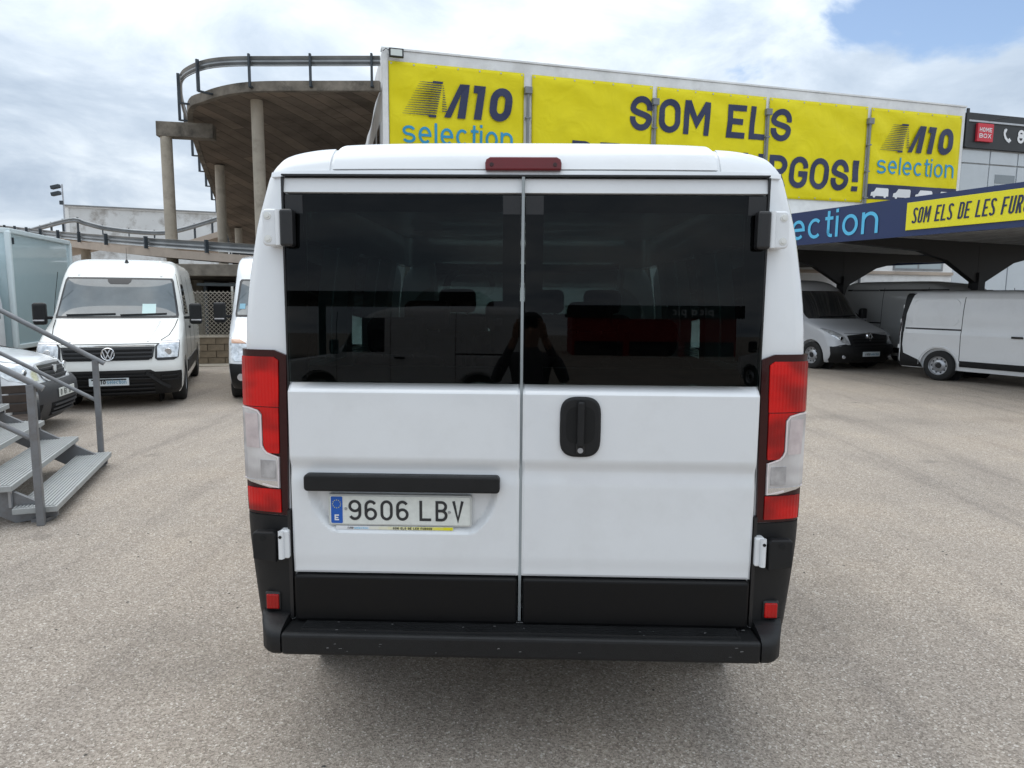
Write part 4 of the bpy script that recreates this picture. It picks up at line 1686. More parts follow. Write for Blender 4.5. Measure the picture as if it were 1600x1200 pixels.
def build_hero():
    root = empty('passenger_van', (0, 0, 0), 0,
                 'white low roof passenger van seen from behind with tinted rear windows and plate 9606 LBV', 'van')
    B = Body(near=[(.40, .04), (.5, .0), (1.12, .0), (2.165, .033), (2.20, .045), (2.25, .075), (2.285, .13), (2.31, .28), (2.318, .6)],
             far=[(.40, 4.85), (.6, 4.96), (.95, 4.85), (1.15, 4.45), (1.25, 4.1), (2.05, 3.2), (2.17, 2.95), (2.26, 2.6), (2.318, 2.2)],
             half=[(.40, .955), (.5, .995), (.65, 1.012), (.84, 1.028), (1.0, 1.032), (1.55, 1.03), (1.99, .979), (2.08, .957), (2.175, .934), (2.22, .915),
                   (2.26, .87), (2.285, .80), (2.305, .68), (2.318, .5)],
             rnear=[(.40, .11), (2.0, .10), (2.2, .12), (2.318, .2)], rfar=[(.4, .4), (1.1, .45), (2.05, .35), (2.29, .3)], nexp=3.3)
    v, f = B.solid()
    body = mesh_obj('body', v, f, WHITE, root, smooth=35)
    iv, jf = B.solid(inset=.075, z0=.6, z1=2.166)
    cuts = [cutter(MB().add(iv, jf))]
    cuts.append(cutter(MB().box((0, 0.0, 1.353), (1.684, .7, 1.634))))
    cuts.append(cutter(MB().box((0, 3.85, 1.66), (1.50, 1.9, .70))))
    for ya, yb in ((.40, 1.22), (1.34, 2.22), (2.42, 3.15)):
        for sg in (-1, 1):
            cuts.append(cutter(MB().box((sg * 1.05, (ya + yb) / 2 + .003, 1.7013), (.56, yb - ya, .5573))))
    for y in (.95, 3.95):
        for sg in (-1, 1):
            cuts.append(cutter(MB().cyl((sg * 1.3, y, .34), (sg * .99, y, .34), .42, None, 36)))
    boolean_cut(body, cuts)
    place_by(root, R_(-1.4), 0, 0, .035, 2.46)
    for y in (.95, 3.95):
        for sg in (-1, 1):
            wheel(root, sg * 1.005, y, .34, .21, sg)
            MB().cyl((sg * .985, y, .34), (sg * .98, y, .34), .41, None, 28).build('wheel_well', DARK, root)
    patch(B, 'windscreen', CLRG, root, 'f', [(1.29, -.80, .80), (2.03, -.77, .77)], .003, .004, 16)
    for face, sg in (('l', -1), ('r', 1)):
        for ya, yb, m in ((.36, 1.26, TINT), (1.30, 2.26, TINT), (2.38, 3.19, CLRG)):
            patch(B, 'side_glass', m, root, face, [(1.40, ya, yb), (2.0, ya, yb)], .004, .006, 4)
        patch(B, 'side_moulding', BLACKP, root, face, [(.62, 1.45, 3.4), (.76, 1.45, 3.4)], .014, .02, 6)
        mirror_part(root, sg * 1.0, 3.45, 1.55, sg)
    # ---- floor and seats
    MB().box((0, 2.2, .585), (1.84, 4.2, .03)).build('floor', INTR, root)
    MB().box((0, 3.75, 1.05), (1.8, .5, .40)).build('dashboard', INTR, root, bevel=.06)
    MB().lathe([(.17, -.012), (.19, 0), (.17, .012), (.155, 0), (.17, -.012)], (-.45, 3.35, 1.18), (0, -.8, .55), 24).build('steering_wheel', INTR, root, smooth=60)
    MB().box((0, 3.16, 1.99), (.28, .03, .09)).build('interior_mirror', INTR, root, bevel=.01)

    def seat(x, y, w, dz):
        s = MB().box((x, y + .25, .93 + dz), (w, .46, .16)).build('seat', SEAT, root, bevel=.05)
        MB().box((x, y, 1.22 + dz), (w, .15, .58), Matrix.Rotation(R_(10), 3, 'X')).build('seat_back', SEAT, s, bevel=.06)
        MB().box((x, y + .25, .72 + dz / 2), (w * .8, .36, .24 + dz)).build('seat_base', INTR, s)
        MB().box((x, y - .08, 1.60 + dz), (.27, .11, .17), Matrix.Rotation(R_(10), 3, 'X')).build('headrest', SEAT, s, bevel=.045, seg=3)
        for q in (-.07, .07):
            MB().cyl((x + q, y - .06, 1.47 + dz), (x + q, y - .075, 1.54 + dz), .008, None, 8).build('headrest_rod', CHROME, s)
    for yy, xs in ((.78, (-.58, -.02, .56)), (1.72, (-.58, -.10, .38)), (2.68, (-.50, .14, .55))):
        for x in xs:
            seat(x, yy, .44, {.78: -.03, 1.72: .04, 2.68: .12}[yy])

    # ---- rear doors
    def sm(a, b, t):
        t = min(1, max(0, (t - a) / (b - a)))
        return t * t * (3 - 2 * t)

    def relief(x, z):
        if z > 1.405:
            r = .012 - .03 * (z - 1.405) / .03
        else:
            r = .012
        r -= .014 * (1 - sm(1.118, 1.170, z))
        r += .006 * (1 - sm(1.06, 1.118, z))
        r -= .004 * (1 - sm(.74, .80, z))
        if x < 0:
            # number plate recess, wider at its top
            t = min(1, max(0, (1.075 - z) / .2))
            inset = .10 * t ** 2.6
            dx = min(x - (-.79 + inset), (-.078 - inset) - x)
            dz = min(z - .876, 1.098 - z)
            r -= .036 * sm(0, .035, dx) * sm(0, .035, dz) * (0.75 + .25 * t)
        return r

    def door(xa, xb, side):
        nx, nz = 96, 84
        v, f = [], []
        zs = [.722 + (1.437 - .722) * i / nz for i in range(nz + 1)]
        zs += [1.407, 1.404, 1.1195, 1.169, .8775, .912]
        zs = sorted(zs)
        nz = len(zs) - 1
        for z in zs:
            for j in range(nx + 1):
                x = xa + (xb - xa) * j / nx
                e = min(x - xa, xb - x, z - .72)
                edge = .006 * max(0, 1 - e / .010) ** 2
                v.append((x, B.near(z) - relief(x, z) + edge, z))
        m = nx + 1
        for i in range(nz):
            for j in range(nx):
                f.append((i * m + j, i * m + j + 1, (i + 1) * m + j + 1, (i + 1) * m + j))
        rim = list(range(m)) + [i * m + nx for i in range(1, nz + 1)] + [nz * m + j for j in range(nx - 1, -1, -1)] + [i * m for i in range(nz - 1, 0, -1)]
        b = len(v)
        v += [(v[q][0], v[q][1] + .05, v[q][2]) for q in rim]
        k = len(rim)
        f += [(rim[i], rim[(i + 1) % k], b + (i + 1) % k, b + i) for i in range(k)]
        d = mesh_obj('rear_door', v, f, WHITE, root, smooth=24)
        # inner door skin
        MB().box(((xa + xb) / 2, .085, 1.0), (xb - xa - .02, .02, .84)).build('inner_panel', INTR, d)
        # glass bonded to the outside
        v, f = [], []
        n = 10
        for i in range(n + 1):
            z = 1.4405 + (2.1045 - 1.4405) * i / n
            for j in range(n + 1):
                x = xa + .004 + (xb - xa - .008) * j / n
                bow = 0.0
                v.append((x, B.near(z) - .004 - bow, z))
        for i in range(n):
            for j in range(n):
                q = i * (n + 1) + j
                f.append((q, q + 1, q + n + 2, q + n + 1))
        mesh_obj('window_glass', v, f, TINT, d, smooth=60, recalc=False)
        fr = MB()
        ym = .035
        fr.box((xa + .035, ym, 1.772), (.062, .03, .66))
        fr.box((xb - .035, ym, 1.772), (.062, .03, .66))
        fr.box(((xa + xb) / 2, ym + .001, 1.47), (xb - xa - .14, .03, .055))
        fr.box(((xa + xb) / 2, ym + .014, 2.075), (xb - xa - .14, .03, .055))
        fr.build('window_frame', BLACKS, d)
        # painted strip above the glass
        v = [((xa + (xb - xa) * j), B.near(z) - o, z) for j in (0, 1) for z, o in ((2.1075, -.006), (2.112, .008), (2.160, .004), (2.166, -.01))]
        v += [(p[0], .08, p[2]) for p in v]
        mesh_obj('top_rail', v, [(0, 1, 5, 4), (1, 2, 6, 5), (2, 3, 7, 6), (0, 4, 12, 8), (3, 11, 15, 7), (0, 8, 9, 1), (1, 9, 10, 2), (2, 10, 11, 3),
                                 (4, 5, 13, 12), (5, 6, 14, 13), (6, 7, 15, 14)], WHITE, d, smooth=20)
        # black plastic lower band
        MB().box(((xa + xb) / 2, .006, .629), (xb - xa - .012, .05, .176)).build('lower_trim', BLACKT, d, bevel=.010, seg=3)
        return d
    dl = door(-.846, -.0055, -1)
    dr = door(.0045, .848, 1)
    MB().box((-.001, .020, 1.354), (.010, .03, 1.62)).build('centre_seal', GREYSEAL, root)
    for sg in (-1, 1):
        MB().box((sg * .850, .03, 1.354), (.007, .03, 1.62)).build('door_seal', BLACKS, root)
    MB().box((0, .035, 2.169), (1.70, .05, .006)).build('top_seal', BLACKS, root)
    MB().box((0, .06, .52), (1.70, .10, .05)).build('sill', BLACKS, root)
    # ---- roof end: gutter lip and raised centre
    patch(B, 'gutter_lip', WHITE, root, 'n', [(2.1685, -.905, .905), (2.184, -.905, .905)], .012, .03, 30, .01)
    patch(B, 'roof_spoiler', WHITE, root, 'n', [(2.188, -.675, .675), (2.20, -.674, .674), (2.25, -.670, .670), (2.29, -.655, .655), (2.31, -.60, .60)], .014, .03, 30, .01)
    for sg in (-1, 1):
        a, b = sorted((sg * .69, sg * .905))
        patch(B, 'roof_corner', WHITE, root, 'n', [(2.188, a, b), (2.25, sg * .69 if sg > 0 else -.868, .868 if sg > 0 else -.69), (2.278, sg * .69 if sg > 0 else -.80, .80 if sg > 0 else -.69)], .006, .02, 10, .01)
    pl = [(-.134, -.023), (.130, -.023), (.131, .004), (.127, .016), (.114, .024), (-.118, .024), (-.131, .016), (-.135, .004)]
    bl = MB().prism(pl, ((0, .022, 2.2085), (1, 0, 0), (0, .16, 1), (0, -1, .12)), -.08, .010).build(
        'brake_light', mat('high_brake_lens', (.12, .0015, .006), .2, coat=.3, var=.1, spec=.3), root, bevel=.006, seg=3)
    sc = MB()
    for x in (-.112, .108):
        sc.cyl((x, .0125, 2.2055), (x, .0085, 2.206), .007, None, 10)
    sc.build('screw', REDD, bl)
    # ---- tail lamps, bumper corners, hinges
    for sg, face in ((-1, 'l'), (1, 'r')):
        def rw(rows):
            return [(z, *sorted((sg * a, sg * b))) for z, a, b in rows]
        X = 1.0262
        base = patch(B, 'tail_lamp', REDD, root, 'n', rw([(.937, .864, 1.022), (1.20, .858, X), (1.535, .853, X), (1.553, .90, X)]), .012, .03, 16)
        patch(B, 'lamp_side', REDD, base, face, [(.937, .085, .13), (1.30, .085, .17), (1.553, .085, .19)], .0125, .02, 4)
        patch(B, 'red_lens', REDL, base, 'n', rw([(1.345, .886, X), (1.40, .884, X), (1.515, .882, X - .002), (1.528, .90, X - .004)]), .017, .008, 14)
        patch(B, 'red_lens', REDL, base, 'n', rw([(1.172, .89, .934), (1.19, .888, .944), (1.205, .888, .949), (1.315, .887, .949), (1.33, .887, .96), (1.342, .887, X)]), .0172, .008, 10, .02)
        patch(B, 'red_lens', REDL, base, 'n', rw([(.948, .888, 1.016), (1.036, .888, 1.02)]), .0171, .008, 12)
        patch(B, 'reverse_lens', CLEARL, base, 'n', rw([(1.042, .889, .93), (1.066, .889, X), (1.158, .888, X), (1.168, .934, X), (1.18, .945, X), (1.20, .953, X), (1.315, .953, X), (1.331, .966, X), (1.337, 1.0, X)]), .0185, .01, 14, .02)
        ol = [(1.024, 1.070), (.95, 1.054), (.893, 1.044), (.892, 1.10), (.8915, 1.158), (.934, 1.172), (.946, 1.184), (.9535, 1.20), (.9535, 1.312), (.966, 1.329), (1.0, 1.338), (1.023, 1.339)]
        surface_strip(B, 'lens_outline', mat('pale_outline', (.75, .68, .68), .3, coat=.5), base, 'n', [(sg * x, z) for x, z in ol], .004, .0195, .005)
        patch(B, 'reverse_bowl', mat('reflector_bowl', (.50, .51, .54), .22, metal=.7, var=.3, vscale=30), base, 'n', rw([(1.078, .903, .960), (1.146, .903, .960)]), .0205, .004, 8)
        patch(B, 'indicator_bowl', mat('indicator_bowl', (.62, .55, .56), .25, metal=.4, var=.15, vscale=20), base, 'n', rw([(1.19, .962, 1.012), (1.318, .966, 1.014)]), .0205, .004, 8)
        patch(B, 'reverse_rim', CHROME, base, 'n', rw([(1.043, .892, .93), (1.058, .892, 1.0), (1.068, .892, X)]), .0205, .006, 12, .01)
        # bumper corner cladding
        bc = patch(B, 'bumper_corner', BLACKP, root, 'n', rw([(.46, .872, .985), (.55, .868, X - .02), (.70, .866, 1.006), (.84, .864, X - .003), (.915, .863, X), (.932, .864, 1.022)]), .012, .035, 16)
        patch(B, 'bumper_side', BLACKP, bc, face, [(.44, .09, .50), (.60, .09, .50), (.84, .09, .42), (.932, .09, .13)], .013, .02, 10)
        plan = [(.8695, .06), (.8695, -.104), (.90, -.103), (.922, -.094), (.944, -.070), (.962, -.025), (.977, .05), (.988, .15), (.99, .35), (.90, .35), (.88, .20)]
        lev = [(.449, .90, -.012), (.455, .97, -.004), (.465, 1.0, 0), (.512, 1.0, 0), (.526, .95, .001), (.538, .80, .004), (.546, .50, .006), (.553, .20, .008), (.557, .10, .006)]
        fv, ff = [], []
        for z, ky, ox in lev:
            for x, y in plan:
                xx = x + (ox if x > .9 else 0)
                fv.append((sg * xx, (y * ky if y < 0 else y), z))
        m = len(plan)
        for i in range(len(lev) - 1):
            for j in range(m):
                ff.append((i * m + j, i * m + (j + 1) % m, (i + 1) * m + (j + 1) % m, (i + 1) * m + j))
        ff += [tuple(range(m)), tuple(range((len(lev) - 1) * m, len(lev) * m))]
        mesh_obj('bumper_foot', fv, ff, BLACKP, bc, smooth=50)
        # tow eye cover block and reflector
        x = sg * .945
        MB().prism([(-.042, -.06), (.044, -.045), (.044, .05), (.036, .058), (-.036, .058), (-.044, .045)], ((x, .0, .826), (sg, 0, 0), (0, 0, 1), (0, -1, 0)), -.01, .028 if True else 0).build('bumper_block', BLACKP, bc, bevel=.008)
        MB().cyl((x + sg * .004, -.0255, .862), (x + sg * .004, -.0295, .862), .011, None, 12).build('screw_hole', DARK, bc)
        p, _ = B.point('n', sg * .936, .598, .012)
        MB().box((sg * .936, p.y - .004, .598), (.062, .02, .074)).build('reflector_bezel', BLACKS, bc, bevel=.008)
        MB().box((sg * .936, p.y - .012, .598), (.048, .012, .058)).build('reflector', REDB, bc, bevel=.004)
        # upper hinge
        hg = MB().prism(rrect(.066, .128, .018), ((sg * .884, 0, 1.986), (sg, 0, 0), (0, 0, 1), (0, -1, 0)), -.08, .010).build('hinge', WHITE, root, smooth=30, bevel=.006)
        for z in (1.947, 2.026):
            bo = MB()
            bo.cyl((sg * .896, -.008, z), (sg * .896, -.0125, z), .0145, .0125, 14)
            bo.cyl((sg * .896, -.012, z), (sg * .896, -.0165, z), .0075, None, 6)
            bo.build('bolt', WHITE2, hg, smooth=30)
        MB().cyl((sg * .857, -.012, 1.925), (sg * .857, -.012, 2.047), .0115, None, 12).build('hinge_pin', WHITE, hg, smooth=40)
        MB().box((sg * .826, -.006, 1.984), (.046, .045, .130)).build('hinge_cover', BLACKS, hg, bevel=.010, seg=3)
        lo = MB().box((sg * .872, .002, .835), (.034, .045, .108)).build('hinge', WHITE, root, bevel=.006)
        MB().cyl((sg * .882, -.024, .783), (sg * .882, -.024, .887), .011, None, 12).build('hinge_pin', WHITE, lo, smooth=40)
        dk = MB()
        dk.cyl((sg * .882, -.0255, .868), (sg * .882, -.0365, .868), .006, None, 10)
        dk.build('pin_hole', DARK, lo)
        # black gap beside the door
        MB().box((sg * .857, .012, .75), (.012, .03, .42)).build('jamb', BLACKS, root)
    # ---- step bumper
    st = MB().box((0, -.040, .4895), (1.738, .132, .084)).build('step_bumper', BLACKP, root, bevel=.014, seg=3)
    rb = MB()
    for k in range(7):
        y = -.078 + k * .0125
        rb.sweep([(-.80 + 1.6 * q / 20, y + .003 * math.sin(q * .7 + k), .5335) for q in range(21)], [(-.0036, -.004), (.0036, -.004), (.0022, .006), (-.0022, .006)])
    tag(rb.build('step_ribs', BLACKP, st), None, kind='stuff')
    sc = MB()
    rnd = random.Random(11)
    for k in range(26):
        x, w_, d_ = rnd.uniform(-.82, .82), rnd.uniform(.003, .014), rnd.uniform(.0015, .005)
        if k % 2:
            y = rnd.uniform(-.095, -.01)
            sc.add([(x, y, .5422), (x + w_, y + d_ * .3, .5422), (x + w_ * .8, y + d_, .5422), (x + w_ * .1, y + d_ * .8, .5422)], [(0, 1, 2, 3)])
        else:
            z = rnd.uniform(.465, .515)
            sc.add([(x, -.1066, z), (x + w_, -.1066, z + d_ * .3), (x + w_ * .8, -.1066, z + d_), (x + w_ * .1, -.1066, z + d_ * .8)], [(0, 1, 2, 3)])
    tag(sc.build('scuff_marks', mat('scuff_grey', (.16, .16, .16), .8), st), None, kind='stuff')
    MB().box((0, .30, .40), (1.5, .4, .10)).build('underbody', DARK, root)
    MB().cyl((.57, .10, .40), (.57, .7, .42), .03, None, 12).build('exhaust_pipe', mat('rusty_pipe', (.30, .2, .12), .6, metal=.4), root, smooth=40)
    MB().beam((-.9, .95, .34), (.9, .95, .34), .09, .09).build('axle', DARK, root)
    # ---- handle
    pl = []
    for i in range(40):
        a = 2 * PI * i / 40
        c, s = math.cos(a), math.sin(a)
        pl.append((.0735 * abs(c) ** .62 * (1 if c > 0 else -1) * (1 - .10 * abs(s) ** 3), .1095 * abs(s) ** .42 * (1 if s > 0 else -1)))
    fr = ((.2115, 0, 1.2895), (1, 0, 0), (0, 0, 1), (0, -1, 0))
    h = MB().prism(pl, fr, -.02, .026).build('door_handle', BLACKP, root, smooth=30, bevel=.009, seg=3)
    inn = [(x * .70, y * .62 + .008) for x, y in pl]
    MB().prism(inn, fr, .0255, .0268).build('handle_hollow', DARK, h)
    MB().box((.2115, -.034, 1.302), (.026, .022, .165)).build('handle_grip', BLACKP, h, bevel=.008, seg=3)
    MB().box((.2115, -.030, 1.214), (.032, .012, .036)).build('lock_plate', BLACKS, h, bevel=.004)
    MB().cyl((.2115, -.0365, 1.208), (.2115, -.0395, 1.208), .010, None, 16).build('lock_cylinder', STEEL, h, smooth=40)
    # ---- number plate and the bar above it
    MB().prism(rrect(.714, .062, .014), ((-.433, 0, 1.074), (1, 0, 0), (0, 0, 1), (0, -1, 0)), -.02, .036).build('plate_bar', BLACKP, root, bevel=.008, seg=3)
    pf = ((-.446, .010, .9645), (1, 0, 0), (0, 0, 1), (0, -1, 0))
    hl = MB().prism(rrect(.532, .118, .008), pf, -.015, .006).build('plate_holder', mat('plate_rim', (.55, .56, .54), .4), root, bevel=.002)
    MB().prism(rrect(.518, .106, .006), pf, .0061, .0085).build('number_plate', PLATE, root)
    MB().prism(rrect(.043, .101, .004), ((-.6795, .010, .9645), (1, 0, 0), (0, 0, 1), (0, -1, 0)), .0086, .0095).build('country_band', PLBLUE, root)
    y0 = .010 - .0095
    for k in range(12):
        a = 2 * PI * k / 12
        MB().cyl((-.6795 + .015 * math.cos(a), y0, .987 + .015 * math.sin(a)), (-.6795 + .015 * math.cos(a), y0 - .0006, .987 + .015 * math.sin(a)), .0018, None, 5).build('star', YELS, root)
    letter_mesh('country_letter', glyph('E', .75, .22), .22, (Vector((-.688, y0, .925)), (1, 0, 0), (0, 0, 1), (0, -1, 0)), .022, WHITEP, root, off=.0008)
    chars = [('9', 372, 462), ('6', 485, 572), ('0', 596, 682), ('6', 706, 793), ('L', 868, 950), ('B', 980, 1064), ('V', 1096, 1177)]
    cap = .077
    for ch, a, b in chars:
        xa = -.709 + (a - 235) * .000531
        w = (b - a) * .000531 / cap
        letter_mesh('plate_character', glyph(ch, w, .135), .135, (Vector((xa, .010 - .0085, .9265)), (1, 0, 0), (0, 0, 1), (0, -1, 0)), cap, INK, root, off=.0012)
    for x, z in ((-.646, .969), (-.262, .961)):
        MB().cyl((x, .002, z), (x, -.003, z), .006, .004, 10).build('plate_screw', STEEL, root, smooth=40)
    sf = (Vector((-.684, .004, .8905)), (1, 0, 0), (0, 0, 1), (0, -1, 0))
    sb = MB().box((-.467, .014, .8965), (.436, .02, .0135)).build('dealer_strip', WHITEP, root)
    for k in range(9):
        t = (k + 1) / 9
        c = (.74, .74 - .06 * t, .72 - .70 * t)
        MB().add([(-.56 + k * .0345, .0032, .8905), (-.56 + (k + 1) * .0345, .0032, .8905), (-.56 + (k + 1) * .0345, .0032, .9025), (-.56 + k * .0345, .0032, .9025)], [(0, 1, 2, 3)]).build(
            'strip_tint', mat('strip_tint_%d' % k, c, .45), sb)
    m10_logo((Vector((-.645, .0028, .8925)), (1, 0, 0), (0, 0, 1), (0, -1, 0)), .0075, sb, INK, 0, 0, .0012)
    text('selection', (Vector((-.616, .0028, .8925)), (1, 0, 0), (0, 0, 1), (0, -1, 0)), .009, SKYB, sb, total=.052, stroke=.13, off=.0012)
    text('SOM ELS DE LES FURGOS', (Vector((-.472, .0028, .8925)), (1, 0, 0), (0, 0, 1), (0, -1, 0)), .0085, INK, sb, width=.42, stroke=.2, total=.145, off=.0016, space=.4)


build_hero()


def emblem_ring(root, body, x, z, r, kind):
    p, n = body.point('n', x, z, .035)
    n = Vector((0, -1, 0))
    e = MB().lathe([(r * .80, .0), (r * .82, .012), (r * .93, .018), (r, .008), (r, -.05)], p, n, 32).build('emblem', CHROME, root, smooth=40)
    MB().cyl(p - n * .04, p + n * .004, r * .82, None, 32).build('emblem_field', BLACKS, e)
    fr = (p + n * .006 - Vector((r * .8, 0, r * .8)), (1, 0, 0), (0, 0, 1), n)
    s = 1.6 * r
    if kind == 'vw':
        letter_mesh('emblem_letter', [[(.28, .97), (.5, .56), (.72, .97)], [(.06, .80), (.30, .06), (.5, .47), (.70, .06), (.94, .80)]], .10, fr, s, BADGE, e, off=.012)
    elif kind == 'diamond':
        letter_mesh('emblem_letter', [[(.5, 1.05), (.16, .5), (.5, -.05), (.84, .5), (.5, 1.05)]], .16, fr, s, BADGE, e, off=.004)
    elif kind == 'star':
        letter_mesh('emblem_letter', [[(.5, .5), (.5, 1)], [(.5, .5), (.07, .25)], [(.5, .5), (.93, .25)]], .09, fr, s, BADGE, e, off=.004)


def build_crafter():
    root = empty('delivery_van', (0, 0, 0), 0, 'white delivery van facing out with black slatted grille, round VW badge and M10 selection board', 'van',
                 'white vans parked nose out by the ramp')
    th = R_(21.5)
    B = Body(near=[(.20, .16), (.28, .08), (.45, .02), (.60, .0), (.74, .03), (.93, .09), (.98, .13), (1.06, .30), (1.2, .68), (1.31, .98), (1.36, 1.06), (2.02, 1.66),
                   (2.14, 1.82), (2.28, 2.1), (2.36, 2.5), (2.39, 3.0)],
             far=[(.20, 5.6), (.5, 5.7), (2.2, 5.6), (2.36, 5.4), (2.39, 5.1)],
             half=[(.20, .93), (.30, .975), (.60, .995), (1.2, .985), (1.36, .97), (2.0, .885), (2.2, .85), (2.30, .80), (2.36, .70), (2.39, .5)],
             rnear=[(.20, .36), (.60, .34), (.98, .40), (1.3, .44), (2.0, .34), (2.39, .3)], rfar=[(.2, .1), (2.39, .3)])
    van_shell(root, B, WHITE2, (.98, 4.55), .345)
    for y in (.98, 4.55):
        for sg in (-1, 1):
            wheel(root, sg * .985, y, .345, .22, sg)
    bl = patch(B, 'lower_bumper', BLACKP, root, 'n', [(.205, -.90, .90), (.28, -.955, .955), (.50, -.975, .975), (.565, -.972, .972)], .010, .02, 30)
    patch(B, 'upper_intake', BLACKS, root, 'n', [(.565, -.62, .62), (.60, -.56, .56)], .009, .02, 16)
    for z in (.26, .32, .38, .47, .52):
        surface_strip(B, 'intake_slat', BLACKP, bl, 'n', [(x / 10, z) for x in range(-6, 7)], .03, .022, .022)
    for sg in (-1, 1):
        surface_strip(B, 'bumper_brace', BLACKP, bl, 'n', [(sg * .50, .56), (sg * .60, .47), (sg * .70, .38), (sg * .80, .32)], .04, .024, .05)
        for z in (.44, .50):
            surface_strip(B, 'intake_slat', BLACKP, bl, 'n', [(sg * x, z) for x in (.70, .78, .86, .92)], .03, .02, .02)
    gr = patch(B, 'grille', BLACKS, root, 'n', [(.745, -.54, .54), (.79, -.60, .60), (.945, -.625, .625)], .008, .02, 24)
    for z in (.775, .835, .895):
        surface_strip(B, 'grille_slat', BLACKP, gr, 'n', [(x * .0585, z) for x in range(-10, 11)], .03, .016, .026)
    surface_strip(B, 'chrome_line', CHROME, gr, 'n', [(x * .062, .957) for x in range(-10, 11)], .02, .014, .014)
    emblem_ring(root, B, 0, .838, .098, 'vw')
    for sg in (-1, 1):
        def rw(rows):
            return [(z, *sorted((sg * a, sg * b))) for z, a, b in rows]
        hl = patch(B, 'headlamp', BLACKS, root, 'n', rw([(.735, .66, .88), (.77, .625, .94), (.95, .63, .957), (1.02, .70, .956)]), .008, .02, 12)
        patch(B, 'lamp_glass', HEADL, hl, 'n', rw([(.775, .655, .925), (.94, .655, .945), (1.0, .70, .946)]), .013, .01, 12)
        patch(B, 'daylight_strip', CLEARL, hl, 'n', rw([(.985, .66, .945), (1.008, .70, .945)]), .017, .006, 10)
        pt_, _ = B.point('n', sg * .80, .86, .014)
        MB().cyl(pt_, pt_ + Vector((0, -.014, 0)), .055, .05, 20).build('projector', CHROME, hl, smooth=40)
        mirror_part(root, sg * .965, 1.52, 1.40, sg)
        face = 'l' if sg < 0 else 'r'
        patch(B, 'side_window', DGLASS, root, face, [(1.40, 1.62, 2.45), (1.93, 1.98, 2.42)], .005, .01, 8)
        patch(B, 'side_trim', BLACKP, root, face, [(.42, 1.45, 4.1), (.62, 1.45, 4.1)], .012, .02, 10)
        for y in (1.5, 2.55, 3.7):
            patch(B, 'panel_gap', DARK, root, face, [(.66, y, y + .012), (2.1, y, y + .012)], .002, .006, 1)
        patch(B, 'door_handle', BLACKP, root, face, [(1.14, 2.25, 2.44), (1.18, 2.25, 2.44)], .03, .03, 3)
    fr = patch(B, 'windscreen_frame', BLACKS, root, 'n', [(1.352, -.895, .895), (1.40, -.90, .90), (1.98, -.815, .815), (2.025, -.79, .79)], .004, .01, 26)
    patch(B, 'windscreen', WGLASS, root, 'n', [(1.385, -.855, .855), (1.42, -.86, .86), (1.95, -.785, .785), (1.99, -.76, .76)], .009, .004, 26)
    patch(B, 'sensor_cover', BLACKS, fr, 'n', [(1.91, -.13, .13), (1.95, -.17, .17), (1.992, -.18, .18)], .013, .004, 6)
    patch(B, 'price_card', mat('pale_card', (.55, .70, .68), .7), fr, 'n', [(1.42, .36, .56), (1.58, .36, .56)], .014, .004, 4)
    for a, b in ((-.72, -.02), (.05, .72)):
        surface_strip(B, 'wiper', BLACKS, fr, 'n', [(a + (b - a) * i / 6, 1.395 + .02 * i / 6) for i in range(7)], .018, .022, .02)
    # bonnet pressing lines
    for sg in (-1, 1):
        surface_strip(B, 'bonnet_crease', WHITE2, root, 'n', [(sg * .52, 1.02), (sg * .56, 1.12), (sg * .60, 1.22), (sg * .63, 1.30)], .03, .002, .012)
        surface_strip(B, 'roof_crease', WHITE2, root, 'n', [(sg * .62, 2.06), (sg * .60, 2.2), (sg * .56, 2.33)], .03, .002, .014)
        surface_strip(B, 'bonnet_gap', DARK, root, 'n', [(sg * .70, 1.035), (sg * .80, 1.10), (sg * .86, 1.22), (sg * .885, 1.33)], .01, .001, .008)
    surface_strip(B, 'bonnet_gap', DARK, root, 'n', [(x * .07, .99) for x in range(-10, 11)], .01, .001, .008)
    p, n = B.point('n', 0.05, 2.30, .0)
    an = MB().cyl(p, p + Vector((0, 0, .05)), .035, .015, 12).build('antenna', BLACKS, root, smooth=40)
    MB().cyl(p + Vector((0, 0, .05)), p + Vector((0, .02, .26)), .004, .003, 6).build('antenna_rod', BLACKS, an)
    p, n = B.point('n', 0, .43, .03)
    pl = MB().box((.0, p.y - .005, .43), (.53, .014, .115)).build('dealer_plate', mat('dealer_plate', (.62, .67, .69), .4), root, bevel=.003)
    f0 = (Vector((-.23, p.y - .012, .40)), (1, 0, 0), (0, 0, 1), (0, -1, 0))
    m10_logo(f0, .055, pl, INK, 0, 0, .004)
    text('selection', (Vector((-.03, p.y - .012, .40)), (1, 0, 0), (0, 0, 1), (0, -1, 0)), .068, mat('pale_blue_print', (.10, .26, .38), .5), pl, stroke=.12, off=.004, total=.26)
    place_by(root, th, .985, .98, -5.52, 11.62)
    return root


build_crafter()


